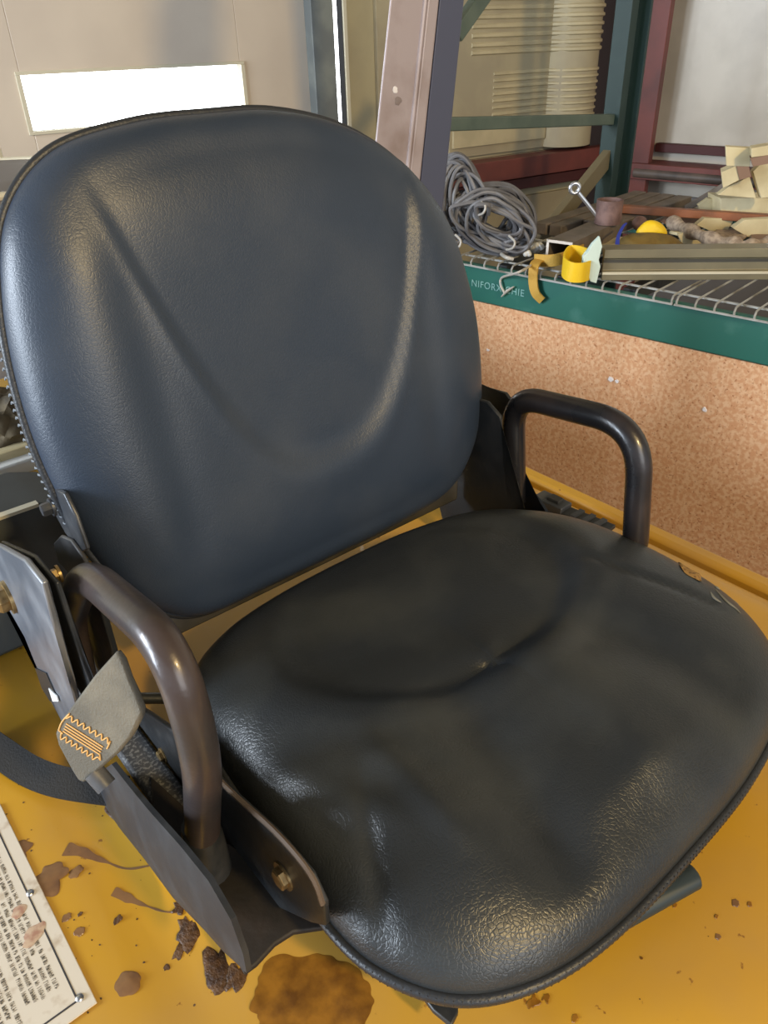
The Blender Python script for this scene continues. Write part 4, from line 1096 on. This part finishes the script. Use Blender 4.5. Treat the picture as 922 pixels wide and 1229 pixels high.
# outer blade: long lens shaped guard plate
XB = .092
bl = [(112, 932), (134, 917), (155, 944), (178, 972), (217, 1016), (250, 1057), (277, 1104), (292, 1146), (296, 1168), (288, 1160), (268, 1142), (245, 1116), (208, 1078), (171, 1028), (134, 982), (108, 945)]
def bulged(pts, X, m_, name, th=.004, bul=.012):
    P = [qx(x, y, X) for x, y in pts]; c = sum(P, Vector()) / len(P); k = len(P)
    bm = bmesh.new(); layers = []
    for t in (1, .85, .6, .3): layers.append([bm.verts.new(c + (p - c) * t + Vector((-bul * (1 - t * t), 0, 0))) for p in P])
    for A_, B_ in zip(layers, layers[1:]):
        for i in range(k): bm.faces.new((A_[i], A_[(i + 1) % k], B_[(i + 1) % k], B_[i]))
    bm.faces.new(layers[-1])
    bk_ = [bm.verts.new(p + Vector((th, 0, 0))) for p in P]
    for i in range(k): bm.faces.new((layers[0][i], bk_[i], bk_[(i + 1) % k], layers[0][(i + 1) % k]))
    bm.faces.new(bk_)
    bmesh.ops.recalc_face_normals(bm, faces=bm.faces[:])
    return obj(name, bm, m_, seat, angle=50)
bulged(bl, XB, mat('dark_blade_steel', (.020, .022, .026, 1), .5, spec=.3, col2=(.045, .047, .05, 1), nscale=22, lo=.45, hi=.75, rough2=.6, bump=.15, bscale=90), 'guard_blade', bul=.006)
# slotted recliner arm (lit steel) at the far left
XA = .088
arm_out = [(-40, 640), (0, 656), (28, 672), (50, 700), (62, 745), (74, 790), (88, 835), (96, 872), (86, 876), (74, 866), (60, 840), (44, 800), (30, 765), (10, 730), (-10, 735), (-50, 720)]
slot = [(50, 806), (56, 812), (66, 836), (64, 840), (56, 834)]
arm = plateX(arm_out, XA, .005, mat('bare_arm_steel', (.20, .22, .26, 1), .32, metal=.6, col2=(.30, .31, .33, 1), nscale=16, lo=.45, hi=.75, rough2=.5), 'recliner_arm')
plateX([(42, 802), (55, 808), (69, 840), (60, 842), (50, 826)], XA - .0012, .001, BLACK, 'adjuster_slot', arm, 0)
plateX([(58, 826), (68, 836), (70, 842), (63, 842)], XA - .002, .001, WHITE, 'slot_pin', arm, 0)
bolt(arm, qx(12, 716, XA), (-1, 0, 0), .0125, .012)
# second arm behind it and its bolts
plateX([(0, 650), (40, 668), (66, 700), (96, 790), (112, 830), (104, 846), (80, 790), (54, 720), (30, 690)], XA + .012, .004, BLACK, 'recliner_arm')
# upper hinge plates on the backrest's left edge
XH = .150
hp_ = plateX([(58, 596), (66, 586), (76, 592), (90, 620), (104, 660), (96, 664), (78, 640), (66, 618)], XH, .004, GREYPL, 'hinge_plate')
bolt(hp_, qx(64, 608, XH - .003), (-1, 0, 0), .0065, .010, BLACK_W)
hp2 = plateX([(64, 652), (72, 643), (84, 648), (98, 668), (106, 684), (100, 700), (84, 690), (70, 676)], XH - .004, .004, GREYPL, 'hinge_plate')
bolt(hp2, qx(72, 688, XH - .02), (-1, 0, 0), .0065, .010)
bolt(hp2, qx(49, 699, XH - .02), (-1, 0, 0), .0045, .008)
# dark inner support leg behind the left armrest
plateX([(70, 700), (92, 690), (112, 705), (134, 780), (142, 850), (120, 870), (96, 850), (78, 800), (66, 740)], .142, .006, BLACK, 'support_leg')
# short cross tube seen through the loop
obj('cross_rod', tubeb([qz(150, 838, 1.0), qz(215, 838, .99)], .006, 10), BLACK, seat)

# ---- adjuster lever at the front right, and a tab under the front edge
lv_a, lv_b = qz(752, 1092, .985), qz(832, 1048, .985)
lever = obj('adjuster_lever', tubeb([lv_a - (lv_b - lv_a) * .6, lv_a, lv_b - (lv_b - lv_a) * .04, lv_b], .0125, 14, flat=.75, rf=lambda t: 1 if t < .9 else .75), mat('lever_grip', (.018, .03, .036, 1), .45), seat)
P = [qz(x, y, .985) for x, y in ((500, 1185), (550, 1185), (550, 1214), (542, 1230), (520, 1212))]
obj('front_tab', slab(P, (0, 0, -1), .006), BLACK, seat, bevel=.001)
# base frame of the seat so it rests on the hood
obj('mounting_base', boxb((.41, .37, HZ + .023), (.40, .30, .045)), BLACK, seat, bevel=.004)

# ---- belt with stitched end tag on the left (its own thing)
belt = thing('seat_belt', 'grey seat belt webbing with gold box stitching at the left bracket', 'seat belt', qz(105, 930, .96))
XT = .083
def onT(x, y): return qp(x, y, qx(115, 870, XT), Vector((-1, -.55, .25)).normalized())
TN = Vector((-1, -.55, .25)).normalized()
tagp = [(139, 782), (146, 792), (154, 815), (164, 836), (170, 852), (169, 862), (158, 884), (140, 906), (126, 918), (100, 940), (94, 938), (84, 922), (70, 896), (66, 880), (72, 866), (90, 842), (112, 812)]
wt = obj('stitched_tag', slab([onT(x, y) for x, y in tagp], -TN, .006), WEB, belt, bevel=.0022)
stl = []
# zigzag outline
def zig(x0, y0, x1, y1, n, amp, sgn):
    out = []
    L_ = sqrt((x1 - x0) ** 2 + (y1 - y0) ** 2); nx_, ny_ = -(y1 - y0) / L_, (x1 - x0) / L_
    for i in range(2 * n + 1):
        t = i / (2 * n); k_ = amp * sgn * (1 if i % 2 else 0)
        out.append((x0 + (x1 - x0) * t + nx_ * k_, y0 + (y1 - y0) * t + ny_ * k_))
    return out
bm = bmesh.new()
def stline(pts, smooth_=3): tube(bm, cr([onT(x, y) + TN * .0006 for x, y in pts], smooth_), .0006, 5)
top_z = zig(80, 862, 130, 892, 7, 6, -1); bot_z = zig(74, 880, 118, 908, 7, 6, 1)
stline([(71, 876), (75, 866), (84, 856)] + top_z + [(133, 889), (129, 898)])
stline([(71, 876), (76, 880)] + bot_z + [(121, 912), (120, 904)])
for k in range(4): stline([(78 + k * -1.2 + 2, 868 + k * 3), (124 - k * 1.2, 896 + k * 3)], 2)
obj('gold_stitching', bm, THREAD_Y, wt)
# black webbing leading away to the left over the hood
def hh_(x, y, l=.004): p = onH(x, y); p.z = hood_z(p.x, p.y) + l; return p
obj('belt_webbing', ribbon([qz(-30, 880, HZ + .012), qz(0, 902, HZ + .014), qz(35, 925, HZ + .012), qz(70, 938, HZ + .012), qz(110, 945, HZ + .012), qz(150, 950, HZ + .01)], Vector((.5, .8, .35)), .030, .003), BELTBLK, belt)
obj('belt_ferrule', tubeb([onT(108, 930) + TN * -.004, onT(124, 948) + TN * -.004], .008, 12), BLACK_W, belt)
